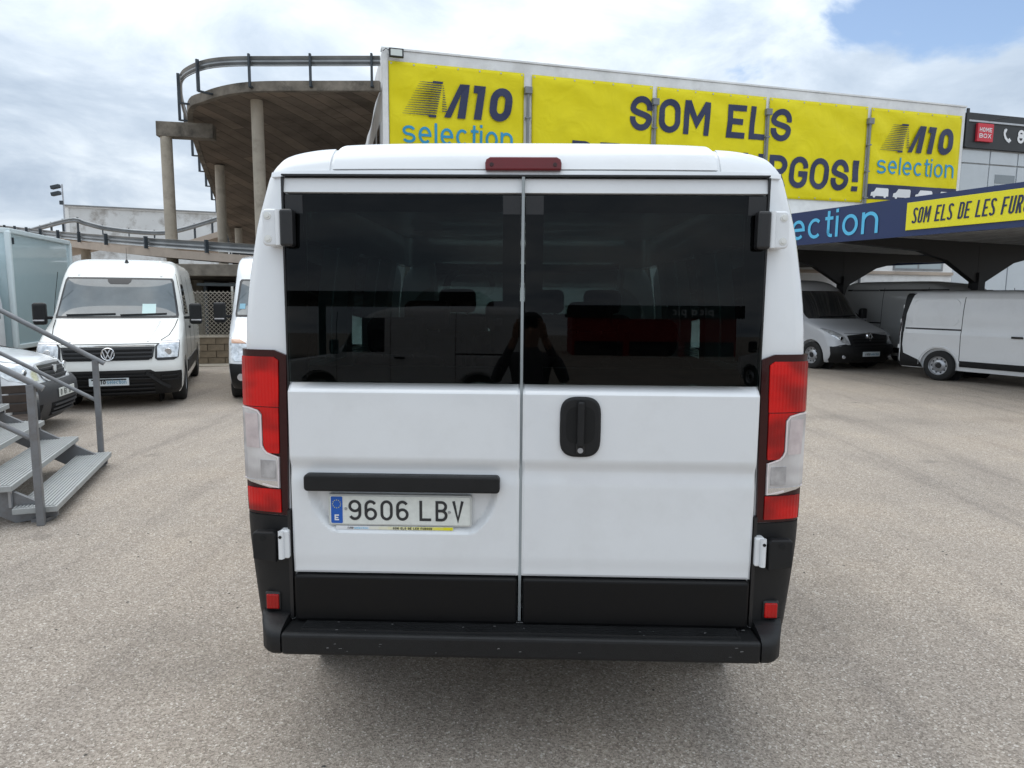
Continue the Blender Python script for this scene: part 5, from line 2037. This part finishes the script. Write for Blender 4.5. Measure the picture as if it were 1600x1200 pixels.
def build_sprinter():
    root = empty('delivery_van', (0, 0, 0), 0, 'white delivery van half hidden behind the passenger van with black mirror and bumper', 'van',
                 'white vans parked nose out by the ramp')
    B = Body(near=[(.22, .14), (.30, .06), (.50, .0), (.66, .02), (.80, .10), (.98, .18), (1.06, .34), (1.2, .68), (1.33, .98), (1.38, 1.04), (2.02, 1.6),
                   (2.2, 1.78), (2.40, 2.1), (2.49, 2.5), (2.52, 3.0)],
             far=[(.22, 5.0), (.5, 5.1), (2.3, 5.0), (2.52, 4.7)],
             half=[(.22, .93), (.30, .965), (.65, .99), (1.2, .975), (1.36, .955), (2.0, .87), (2.3, .83), (2.42, .78), (2.49, .68), (2.52, .5)],
             rnear=[(.22, .36), (.60, .36), (.98, .42), (1.3, .42), (2.0, .34), (2.52, .3)], rfar=[(.2, .1), (2.52, .3)])
    van_shell(root, B, WHITE, (.95, 4.2), .345)
    for y in (.95, 4.2):
        for sg in (-1, 1):
            wheel(root, sg * .975, y, .345, .22, sg)
    patch(B, 'lower_bumper', BLACKP, root, 'n', [(.225, -.90, .90), (.30, -.945, .945), (.60, -.972, .972), (.64, -.972, .972)], .010, .02, 30)
    gr = patch(B, 'grille', BLACKS, root, 'n', [(.70, -.42, .42), (.95, -.56, .56)], .008, .02, 20)
    for z in (.75, .82, .89):
        surface_strip(B, 'grille_slat', STEEL, gr, 'n', [(x * .05, z) for x in range(-9, 10)], .02, .016, .02)
    emblem_ring(root, B, 0, .83, .11, 'star')
    fr = patch(B, 'windscreen_frame', BLACKS, root, 'n', [(1.37, -.88, .88), (1.42, -.885, .885), (1.99, -.80, .80), (2.03, -.77, .77)], .004, .01, 26)
    patch(B, 'windscreen', WGLASS, root, 'n', [(1.40, -.845, .845), (1.44, -.85, .85), (1.96, -.765, .765), (1.995, -.74, .74)], .009, .004, 26)
    patch(B, 'sticker', mat('sticker_blue', (.2, .4, .5), .5), fr, 'n', [(1.50, -.81, -.72), (1.59, -.80, -.71)], .0135, .003, 3)
    for sg in (-1, 1):
        def rw(rows):
            return [(z, *sorted((sg * a, sg * b))) for z, a, b in rows]
        hl = patch(B, 'headlamp', HEADL, root, 'n', rw([(.68, .64, .90), (.74, .60, .945), (.95, .64, .955), (1.05, .80, .95)]), .008, .02, 12)
        patch(B, 'indicator', mat('amber_lens', (.42, .20, .10), .2, coat=1.0), hl, 'n', rw([(.96, .70, .93), (1.02, .80, .935)]), .012, .008, 8)
        p, _ = B.point('n', sg * .80, .43, .012)
        MB().cyl(p, p + Vector((0, -.02, 0)), .06, .055, 18).build('fog_lamp', CLEARL, root, smooth=40)
        mirror_part(root, sg * .955, 1.46, 1.42, sg)
        face = 'l' if sg < 0 else 'r'
        patch(B, 'side_window', DGLASS, root, face, [(1.42, 1.55, 2.4), (1.95, 1.9, 2.38)], .005, .01, 8)
        for y in (1.45, 2.5):
            patch(B, 'panel_gap', DARK, root, face, [(.66, y, y + .012), (2.1, y, y + .012)], .002, .006, 1)
    surface_strip(B, 'bonnet_gap', DARK, root, 'n', [(x * .07, 1.0) for x in range(-10, 11)], .01, .001, .008)
    place_by(root, R_(20), -.97, .95, -4.83, 11.85)


build_sprinter()


def build_small_van():
    root = empty('compact_van', (0, 0, 0), 0, 'small white van with large dark grey bumper standing behind the metal stairs', 'van')
    B = Body(near=[(.17, .16), (.26, .06), (.45, .0), (.58, .01), (.64, .06), (.70, .09), (.86, .18), (.91, .28), (.98, .55), (1.05, .92), (1.10, 1.0), (1.60, 1.62), (1.70, 1.8), (1.78, 2.1), (1.80, 2.5)],
             far=[(.17, 3.85), (.5, 3.92), (1.6, 3.8), (1.8, 3.4)],
             half=[(.17, .78), (.3, .83), (.6, .85), (1.0, .85), (1.1, .835), (1.6, .72), (1.72, .66), (1.78, .56), (1.80, .4)],
             rnear=[(.17, .38), (.6, .36), (.9, .42), (1.1, .45), (1.6, .35), (1.8, .3)], rfar=[(.17, .1), (1.8, .3)])
    van_shell(root, B, WHITE, (.78, 3.25), .31)
    for y in (.78, 3.25):
        for sg in (-1, 1):
            wheel(root, sg * .838, y, .31, .19, sg)
    GB = mat('grey_bumper', (.045, .046, .05), .5, var=.1, bump=.2, bscale=300)
    bp = patch(B, 'bumper', GB, root, 'n', [(.175, -.74, .74), (.26, -.80, .80), (.45, -.838, .838), (.58, -.842, .842), (.64, -.842, .842)], .03, .05, 30)
    patch(B, 'bumper_intake', DARK, bp, 'n', [(.24, -.34, .34), (.40, -.40, .40)], .033, .01, 14)
    for z in (.27, .32, .37):
        surface_strip(B, 'intake_slat', GB, bp, 'n', [(x * .035, z) for x in range(-10, 11)], .02, .045, .02)
    for sg in (-1, 1):
        def rw(rows):
            return [(z, *sorted((sg * a, sg * b))) for z, a, b in rows]
        patch(B, 'fog_recess', DARK, bp, 'n', rw([(.29, .56, .70), (.40, .56, .72)]), .033, .01, 6)
        hl = patch(B, 'headlamp', mat('bright_headlamp', (.62, .65, .67), .1, metal=.35, coat=1.0, var=.35, vscale=14), root, 'n', rw([(.68, .46, .70), (.72, .42, .80), (.80, .42, .832), (.875, .56, .835)]), .008, .02, 12)
        p, _ = B.point('n', sg * .62, .775, .01)
        MB().cyl(p, p + Vector((0, -.012, 0)), .055, .05, 18).build('projector', CHROME, hl, smooth=40)
        face = 'l' if sg < 0 else 'r'
        patch(B, 'side_window', DGLASS, root, face, [(1.12, 1.5, 2.4), (1.56, 1.85, 2.36)], .005, .01, 8)
        patch(B, 'side_rubbing_strip', GB, root, face, [(.52, 1.25, 2.8), (.64, 1.25, 2.8)], .014, .02, 8)
        mirror_part(root, sg * .83, 1.40, 1.12, sg)
        surface_strip(B, 'bonnet_gap', DARK, root, 'n', [(sg * .48, .885), (sg * .62, .93), (sg * .72, 1.0), (sg * .76, 1.06)], .01, .001, .008)
    gr = patch(B, 'grille', BLACKS, root, 'n', [(.655, -.30, .30), (.70, -.36, .36), (.845, -.37, .37)], .010, .02, 16)
    for z in (.695, .745, .795):
        surface_strip(B, 'grille_slat', GB, gr, 'n', [(x * .034, z) for x in range(-10, 11)], .025, .02, .028)
    ring = [(-.37, .85), (-.2, .862), (0, .866), (.2, .862), (.37, .85), (.375, .76), (.35, .69), (.29, .648), (0, .640), (-.29, .648), (-.35, .69), (-.375, .76), (-.37, .85)]
    surface_strip(B, 'grille_frame', WHITE, gr, 'n', ring, .02, .018, .02)
    p, _ = B.point('n', 0, .765, .03)
    MB().prism([(-.05, .06), (.05, .06), (.045, -.02), (0, -.065), (-.045, -.02)], (p, (1, 0, 0), (0, 0, 1), (0, -1, 0)), -.01, .012).build('emblem', CHROME, gr, bevel=.004)
    p, _ = B.point('n', 0, .49, .03)
    pl = MB().box((0, p.y - .008, .50), (.50, .012, .11)).build('number_plate', PLATE, root, bevel=.003)
    text('0461', (Vector((-.22, p.y - .014, .462)), (1, 0, 0), (0, 0, 1), (0, -1, 0)), .076, INK, pl, stroke=.15, off=.003, total=.20)
    text('B', (Vector((.06, p.y - .014, .462)), (1, 0, 0), (0, 0, 1), (0, -1, 0)), .076, INK, pl, stroke=.15, off=.003)
    patch(B, 'windscreen', DGLASS, root, 'n', [(1.105, -.74, .74), (1.15, -.75, .75), (1.57, -.64, .64), (1.60, -.60, .60)], .006, .01, 20)
    place_by(root, math.atan2(.97, -.24), 0, 0, -5.86, 8.95)


build_small_van()


def build_box_truck():
    root = empty('box_truck', (0, 0, 0), 0, 'box truck with tall pale aqua body parked behind the small white van', 'truck')
    th = R_(15)
    Wd, Lb = 2.1, 3.5
    # local: front of the box at y=0, cab towards -y
    MB().box((0, Lb / 2, 1.80), (Wd - .05, Lb - .05, 2.40)).build('cargo_box', AQUA, root)
    prof = [(-.055, -.055), (.055, -.055), (.055, .055), (-.055, .055)]
    for x in (-Wd / 2 + .02, Wd / 2 - .02):
        for y in (.03, Lb - .03):
            MB().beam((x, y, .62), (x, y, 2.99), .11, .11).build('corner_post', AQUAT, root, bevel=.04, seg=3)
        for z in (.66, 2.99):
            MB().beam((x, .03, z), (x, Lb - .03, z), .085, .10).build('edge_rail', AQUAT, root, bevel=.02, seg=3)
    for y in (.03, Lb - .03):
        MB().beam((-Wd / 2 + .02, y, 2.991), (Wd / 2 - .02, y, 2.991), .09, .10).build('edge_rail', AQUAT, root, bevel=.02, seg=3)
    MB().box((Wd / 2 - .0, .22, 2.80), (.02, .05, .13)).build('marker_lamp', DSTEEL, root)
    MB().box((0, Lb / 2 - .6, .50), (.9, Lb + 1.0, .14)).build('chassis', DARK, root)
    B = Body(near=[(.25, -1.75), (.5, -1.85), (1.0, -1.72), (1.15, -1.55), (1.25, -1.35), (1.95, -.80), (2.1, -.62), (2.2, -.3)],
             far=[(.25, -.12), (2.2, -.12)],
             half=[(.25, .88), (.5, .92), (1.2, .92), (2.0, .82), (2.15, .70), (2.2, .5)], rnear=[(.25, .3), (2.2, .25)], rfar=[(.25, .03), (2.2, .03)])
    v, f = B.solid()
    cab = mesh_obj('cab', v, f, WHITE, root, smooth=35)
    patch(B, 'windscreen', DGLASS, cab, 'n', [(1.28, -.78, .78), (1.93, -.70, .70)], .006, .01, 16)
    for sg, face in ((-1, 'l'), (1, 'r')):
        patch(B, 'side_window', DGLASS, cab, face, [(1.25, -.95, -.3), (1.85, -.55, -.3)], .005, .01, 6)
        wheel(root, sg * .96, -1.05, .34, .22, sg)
        wheel(root, sg * .98, 2.1, .34, .24, sg)
        mirror_part(root, sg * .92, -1.1, 1.4, sg)
    MB().box((0, .55 - 1.1, 2.4), (1.7, .7, .36)).build('wind_deflector', WHITE, root, bevel=.12, seg=4)
    place_by(root, th, Wd / 2, 0, -10.05, 14.0)


build_box_truck()


def build_master():
    root = empty('delivery_van', (0, 0, 0), 0, 'white van with slanted headlights and dark diamond badge parked nose out under the canopy', 'van', 'vans under the canopy')
    B = Body(near=[(.20, .16), (.28, .08), (.45, .0), (.60, .0), (.70, .05), (.88, .10), (.97, .22), (1.06, .46), (1.18, .82), (1.26, 1.0), (1.95, 1.72), (2.08, 1.9), (2.2, 2.15), (2.27, 2.5), (2.30, 3.0)],
             far=[(.20, 5.5), (.5, 5.55), (2.1, 5.45), (2.3, 5.1)],
             half=[(.20, .93), (.30, .975), (.60, 1.0), (1.1, 1.0), (1.26, .985), (1.95, .88), (2.1, .84), (2.2, .78), (2.27, .68), (2.30, .5)],
             rnear=[(.20, .40), (.60, .42), (.98, .50), (1.3, .48), (2.0, .36), (2.30, .3)], rfar=[(.2, .1), (2.30, .3)])
    van_shell(root, B, mat('silver_white_paint', (.50, .51, .53), .25, coat=.5), (.92, 4.4), .345)
    for y in (.92, 4.4):
        for sg in (-1, 1):
            wheel(root, sg * .985, y, .345, .22, sg)
    bp = patch(B, 'bumper', BLACKP, root, 'n', [(.205, -.90, .90), (.28, -.955, .955), (.50, -.98, .98), (.60, -.985, .985), (.64, -.80, .80), (.68, -.58, .58)], .010, .02, 30)
    gr = patch(B, 'grille', BLACKS, root, 'n', [(.56, -.46, .46), (.66, -.56, .56), (.87, -.62, .62), (.905, -.2, .2)], .016, .03, 24)
    for z in (.62, .70, .78):
        surface_strip(B, 'grille_slat', BLACKP, gr, 'n', [(x * .05, z) for x in range(-10, 11)], .02, .026, .03)
    emblem_ring(root, B, 0, .84, .10, 'diamond')
    for sg in (-1, 1):
        def rw(rows):
            return [(z, *sorted((sg * a, sg * b))) for z, a, b in rows]
        hl = patch(B, 'headlamp', HEADL, root, 'n', rw([(.645, .58, .66), (.72, .60, .78), (.86, .70, .92), (.98, .84, .965), (1.03, .93, .97)]), .010, .02, 12)
        p, _ = B.point('n', sg * .76, .80, .012)
        MB().cyl(p, p + Vector((0, -.012, 0)), .05, .045, 18).build('projector', CHROME, hl, smooth=40)
        p, _ = B.point('n', sg * .72, .36, .012)
        MB().cyl(p, p + Vector((0, -.012, 0)), .05, .045, 18).build('fog_lamp', CLEARL, bp, smooth=40)
        mirror_part(root, sg * .975, 1.5, 1.32, sg)
        face = 'l' if sg < 0 else 'r'
        patch(B, 'side_window', DGLASS, root, face, [(1.30, 1.6, 2.4), (1.88, 2.0, 2.38)], .005, .01, 8)
        patch(B, 'side_trim', BLACKP, root, face, [(.42, 1.45, 3.9), (.62, 1.45, 3.9)], .012, .02, 10)
    fr = patch(B, 'windscreen', DGLASS, root, 'n', [(1.26, -.88, .88), (1.31, -.89, .89), (1.92, -.80, .80), (1.97, -.76, .76)], .006, .01, 26)
    surface_strip(B, 'wiper', BLACKS, fr, 'n', [(-.6 + .2 * i, 1.30 + .005 * i) for i in range(7)], .018, .02, .02)
    surface_strip(B, 'bonnet_gap', DARK, root, 'n', [(x * .065, .925) for x in range(-10, 11)], .01, .001, .008)
    p, _ = B.point('n', 0, .42, .03)
    pl = MB().box((.0, p.y - .005, .42), (.53, .014, .115)).build('dealer_plate', MATS['dealer_plate'], root, bevel=.003)
    m10_logo((Vector((-.23, p.y - .012, .39)), (1, 0, 0), (0, 0, 1), (0, -1, 0)), .055, pl, INK, 0, 0, .004)
    text('selection', (Vector((-.03, p.y - .012, .39)), (1, 0, 0), (0, 0, 1), (0, -1, 0)), .068, MATS['pale_blue_print'], pl, stroke=.12, off=.004, total=.26)
    place_by(root, R_(19), -.985, .92, 7.62, 17.6)


build_master()


def rear_van(label, paint, rootpos, th, ref, H=1.97, group='vans under the canopy', rack=False, strip=False, dark_rear=True, name='panel_van'):
    """van whose local y runs from its tail forward"""
    k = H / 1.97
    root = empty(name, (0, 0, 0), 0, label, 'van', group)
    B = Body(near=[(.25, .06), (.40, .0), (1.0, .0), (1.80 * k, .08), (1.90 * k, .14), (1.95 * k, .24), (1.97 * k, .45)],
             far=[(.25, 4.85), (.6, 5.0), (.92, 4.88), (1.08, 4.05), (1.78 * k, 3.25), (1.90 * k, 2.95), (1.97 * k, 2.4)],
             half=[(.25, .90), (.40, .945), (.75, .958), (1.02, .968), (1.10, .952), (1.45 * k, .935), (1.78 * k, .885), (1.88 * k, .84), (1.94 * k, .74), (1.97 * k, .55)],
             rnear=[(.25, .12), (1.97 * k, .14)], rfar=[(.25, .4), (1.97 * k, .35)])
    van_shell(root, B, paint, (.98, 4.08), .33)
    for y in (.98, 4.08):
        for sg in (-1, 1):
            wheel(root, sg * .952, y, .33, .20, sg)
    for sg, face in ((-1, 'l'), (1, 'r')):
        if dark_rear:
            patch(B, 'rear_pillar', BLACKP, root, face, [(.52, .12, .20), (.75, .12, .16), (1.45, .12, .20), (1.86 * k, .14, .30), (1.90 * k, .16, .34)], .004, .01, 4)
            tl = patch(B, 'tail_lamp', REDD, root, 'n', [(.95, *sorted((sg * .80, sg * .955))), (1.55, *sorted((sg * .78, sg * .915)))], .012, .03, 8)
            for z in (1.60, 1.28, .70):
                x = sg * (B.half(z) - .12)
                MB().box((x, B.yn(x, z) - .018, z), (.06, .05, .09)).build('hinge', WHITE, root, bevel=.006)
        patch(B, 'bumper_side', BLACKP, root, face, [(.27, .12, .62), (.42, .12, .56), (.56, .12, .20)], .012, .02, 8)
        patch(B, 'door_moulding', BLACKP, root, face, [(.345, 1.42, 3.05), (.47, 1.42, 3.05)], .014, .02, 10)
        patch(B, 'sliding_rail', BLACKS, root, face, [(1.105, .20, 1.40), (1.14, .20, 1.40)], .003, .01, 8)
        for y in (1.40, 2.66, 3.72):
            patch(B, 'panel_gap', DARK, root, face, [(.40, y, y + .012), (1.82 * k, y, y + .012)], .002, .006, 1)
        # pressed panel outline
        pts = [(.34, 1.24), (.36, 1.72), (.44, 1.77), (1.24, 1.77), (1.32, 1.70), (1.32, 1.28), (1.24, 1.22), (.42, 1.22), (.34, 1.24)]
        surface_strip(B, 'pressed_panel', paint, root, face, [(y, z * (k if z > 1.5 else 1)) for y, z in pts], .016, .001, .012)
        patch(B, 'door_handle', BLACKP, root, face, [(1.0, 2.38, 2.58), (1.035, 2.38, 2.58)], .03, .03, 3)
        patch(B, 'cab_window', DGLASS, root, face, [(1.15, 2.78, 3.62), (1.70 * k, 2.78, 3.30)], .005, .01, 8)
        mirror_part(root, sg * .94, 3.75, 1.25, sg)
        if strip:
            patch(B, 'roof_strip', BLACKS, root, face, [(1.74 * k, .25, 3.2), (1.78 * k, .25, 3.2)], .004, .01, 10)
        al = []
        for q in range(15):
            a = PI * q / 14
            al.append((.98 - .44 * math.cos(a), .33 + .42 * math.sin(a)))
        surface_strip(B, 'arch_lip', paint, root, face, al, .02, .003, .02)
    patch(B, 'rear_bumper', BLACKP, root, 'n', [(.26, -.84, .84), (.40, -.92, .92), (.54, -.93, .93)], .03, .05, 16)
    rd = BLACKP if dark_rear else paint
    for sg in (-1, 1):
        a, b = sorted((sg * .006, sg * .76))
        d = patch(B, 'rear_door', rd, root, 'n', [(.56, a, b), (1.84 * k, a * 1.0, b)], .008, .015, 10)
        patch(B, 'rear_glass', DGLASS, d, 'n', [(1.15, *sorted((sg * .07, sg * .68))), (1.72 * k, *sorted((sg * .07, sg * .64)))], .014, .008, 8)
    patch(B, 'windscreen', DGLASS, root, 'f', [(1.10, -.80, .80), (1.74 * k, -.74, .74)], .006, .01, 16)
    for sg in (-1, 1):
        patch(B, 'headlamp', HEADL, root, 'f', [(.66, *sorted((sg * .58, sg * .90))), (.92, *sorted((sg * .66, sg * .93)))], .008, .02, 10)
    patch(B, 'grille', BLACKS, root, 'f', [(.45, -.55, .55), (.86, -.5, .5)], .008, .02, 12)
    if rack:
        for y in (.7, 1.4, 2.1, 2.8):
            MB().beam((-.75, y, H + .14), (.75, y, H + .14), .04, .04).build('rack_bar', CANB, root)
            for sg in (-1, 1):
                MB().beam((sg * .7, y, H - .06), (sg * .7, y, H + .118), .04, .04).build('rack_foot', CANB, root)
        for sg in (-1, 1):
            MB().tube([(sg * .76, .5, H + .10), (sg * .76, .6, H + .18), (sg * .76, 3.0, H + .18), (sg * .76, 3.1, H + .06)], .022, 8).build('rack_rail', CANB, root, smooth=40)
    place_by(root, th, ref[0], ref[1], *rootpos)
    return root


rear_van('white panel van with black rear corner and silver wheel side on under canopy', WHITE, (9.33, 15.1), R_(210), (.955, .98))
rear_van('grey van with dark roof stripe in shade between the other vans under the canopy', GREYV, (10.2, 18.9), R_(205), (.955, 1.6), H=2.25, strip=True, dark_rear=False)
rear_van('white van with black roof rack mostly hidden behind the side on panel van', WHITE2, (14.6, 19.6), R_(205), (.955, .5), H=2.12, rack=True, dark_rear=False)


# ================================================================== what the rear glass mirrors, behind the photographer
def build_behind():
    o = Vector((6.4, -36, 0))
    r = empty('red_shop', o, 0, 'red fronted shop with dark fascia seen only mirrored in the van glass', 'building')
    MB().box((0, -5, 1.9), (9.5, 10, 3.8)).build('wall', mat('dull_red_wall', (.26, .015, .015), .7, var=.1), r)
    MB().box((0, .06, 3.45), (10.4, .1, 1.0)).build('fascia', CLADB, r)
    for x in (-3.2, 0, 3.2):
        MB().box((x, .04, .55), (2.8, .06, 1.08)).build('shop_window', DGLASS, r)
    fr = (Vector((3.4, .12, 3.2)), (-1, 0, 0), (0, 0, 1), (0, 1, 0))
    text('pica pic', fr, .62, WHITEP, r, width=.5, stroke=.13, off=.01)
    rear_van('white van parked across the yard behind the photographer, mirrored in the glass', WHITE, (-2.6, -9.0), R_(94), (0, 2.5), H=2.3, group='vans across the yard', dark_rear=False)
    rear_van('long white van beside the red shop, mirrored at the edge of the rear glass', WHITE, (6.6, -11.5), R_(165), (0, 2.5), H=2.3, group='vans across the yard', dark_rear=False)
    o = Vector((-10, -26, 0))
    c = empty('far_carport', o, 0, 'dark flat carport across the yard mirrored in the left rear window', 'canopy')
    MB().box((0, 0, 3.6), (15, 7, .5)).build('roof', CANB, c, bevel=.02)
    for x in (-6, 0, 6):
        MB().box((x, 0, 1.675), (.25, .25, 3.348)).build('column', CANB, c)


build_behind()


def build_person():
    root = empty('person', (0, -.50, 0), 0, 'person in dark clothes holding up a phone, mirrored faintly in the rear glass', 'person')
    J = {'pel': (0, .0, .96, .135), 'ab': (0, .0, 1.10, .13), 'ch': (0, .0, 1.30, .15), 'nb': (0, .0, 1.45, .075), 'nk': (0, .01, 1.52, .055),
         'hd': (0, .02, 1.60, .08), 'ht': (0, .02, 1.70, .085), 'hv': (0, .02, 1.77, .06)}
    E_ = [('pel', 'ab'), ('ab', 'ch'), ('ch', 'nb'), ('nb', 'nk'), ('nk', 'hd'), ('hd', 'ht'), ('ht', 'hv')]
    for s, n in ((-1, 'L'), (1, 'R')):
        J.update({'sh' + n: (s * .19, .0, 1.41, .062), 'el' + n: (s * .27, .13, 1.20, .045), 'wr' + n: (s * .10, .36, 1.60, .030),
                  'hip' + n: (s * .10, .0, .90, .095), 'kn' + n: (s * .11, .02, .50, .062), 'an' + n: (s * .115, -.01, .10, .042), 'toe' + n: (s * .13, .15, .045, .036)})
        E_ += [('ch', 'sh' + n), ('sh' + n, 'el' + n), ('el' + n, 'wr' + n), ('pel', 'hip' + n), ('hip' + n, 'kn' + n), ('kn' + n, 'an' + n), ('an' + n, 'toe' + n)]
    ks = list(J)
    me = bpy.data.meshes.new('body')
    me.from_pydata([J[k][:3] for k in ks], [(ks.index(a), ks.index(b)) for a, b in E_], [])
    ob = bpy.data.objects.new('body', me)
    COL.objects.link(ob)
    ob.modifiers.new('skin', 'SKIN')
    for i, k in enumerate(ks):
        me.skin_vertices[0].data[i].radius = (J[k][3], J[k][3])
        me.skin_vertices[0].data[i].use_root = (k == 'pel')
    sb = ob.modifiers.new('sub', 'SUBSURF')
    sb.levels = sb.render_levels = 2
    dg = bpy.context.evaluated_depsgraph_get()
    dg.update()
    m2 = bpy.data.meshes.new_from_object(ob.evaluated_get(dg))
    bpy.data.objects.remove(ob)
    bm = bmesh.new()
    bm.from_mesh(m2)
    # hands: palm and five bent fingers on each side, closing on the phone edge
    def limb(pts, rad):
        mb = MB()
        path = [Vector(p) for p in pts]
        for i in range(len(path) - 1):
            mb.cyl(path[i], path[i + 1], rad * (1 - .12 * i), rad * (1 - .12 * (i + 1)), 8)
        vs = [bm.verts.new(p) for p in mb.v]
        for q in mb.f:
            bm.faces.new([vs[i] for i in q])
    for s in (-1, 1):
        limb([(s * .10, .36, 1.60), (s * .092, .41, 1.67), (s * .088, .435, 1.71)], .032)
        for i, z in enumerate((1.675, 1.697, 1.719, 1.740)):
            limb([(s * .092, .43, z - .02), (s * .088, .478, z), (s * .070, .492, z + .004), (s * .058, .490, z + .006)], .0085 - .0006 * abs(i - 1.5))
        limb([(s * .088, .41, 1.67), (s * .078, .438, 1.70), (s * .055, .452, 1.715)], .010)
    # nose and ears
    limb([(0, .10, 1.665), (0, .128, 1.64), (0, .112, 1.628)], .014)
    for s in (-1, 1):
        limb([(s * .085, .02, 1.62), (s * .098, .005, 1.655), (s * .09, .0, 1.685)], .014)
    bmesh.ops.recalc_face_normals(bm, faces=bm.faces)
    bm.to_mesh(m2)
    bm.free()
    m2.materials.clear()
    for m in (CLOTH, JEAN, SKIN, BLACKS):
        m2.materials.append(m)
    for p in m2.polygons:
        c = p.center
        i = 0
        if c.z < .11:
            i = 3
        elif c.z < .95:
            i = 1
        elif c.z > 1.50 and abs(c.x) < .12 and c.y < .2 or (c.y > .33):
            i = 2
        p.material_index = i
        p.use_smooth = True
    b = bpy.data.objects.new('body', m2)
    COL.objects.link(b)
    b.parent = root
    hair = MB().lathe([(.001, .112), (.05, .102), (.085, .065), (.098, .02), (.096, -.03), (.088, -.05)], (0, .005, 1.715), (0, -.25, 1), 20)
    hair.build('hair', HAIR, root, smooth=60)
    ey = MB()
    for s in (-1, 1):
        ey.cyl((s * .033, .094, 1.682), (s * .033, .102, 1.682), .012, .008, 10)
    ey.build('eyes', BLACKS, root)
    ph = empty('phone', (0, -.03, 1.67), 0, 'dark phone held up by the photographer', 'phone')
    MB().prism(rrect(.152, .074, .012), ((0, 0, .067), (1, 0, 0), (0, 0, 1), (0, -1, 0)), -.004, .004).build('case', BLACKS, ph, bevel=.002)
    MB().prism(rrect(.142, .066, .008), ((0, 0, .067), (1, 0, 0), (0, 0, 1), (0, -1, 0)), .0041, .0046).build('screen', DGLASS, ph)


build_person()
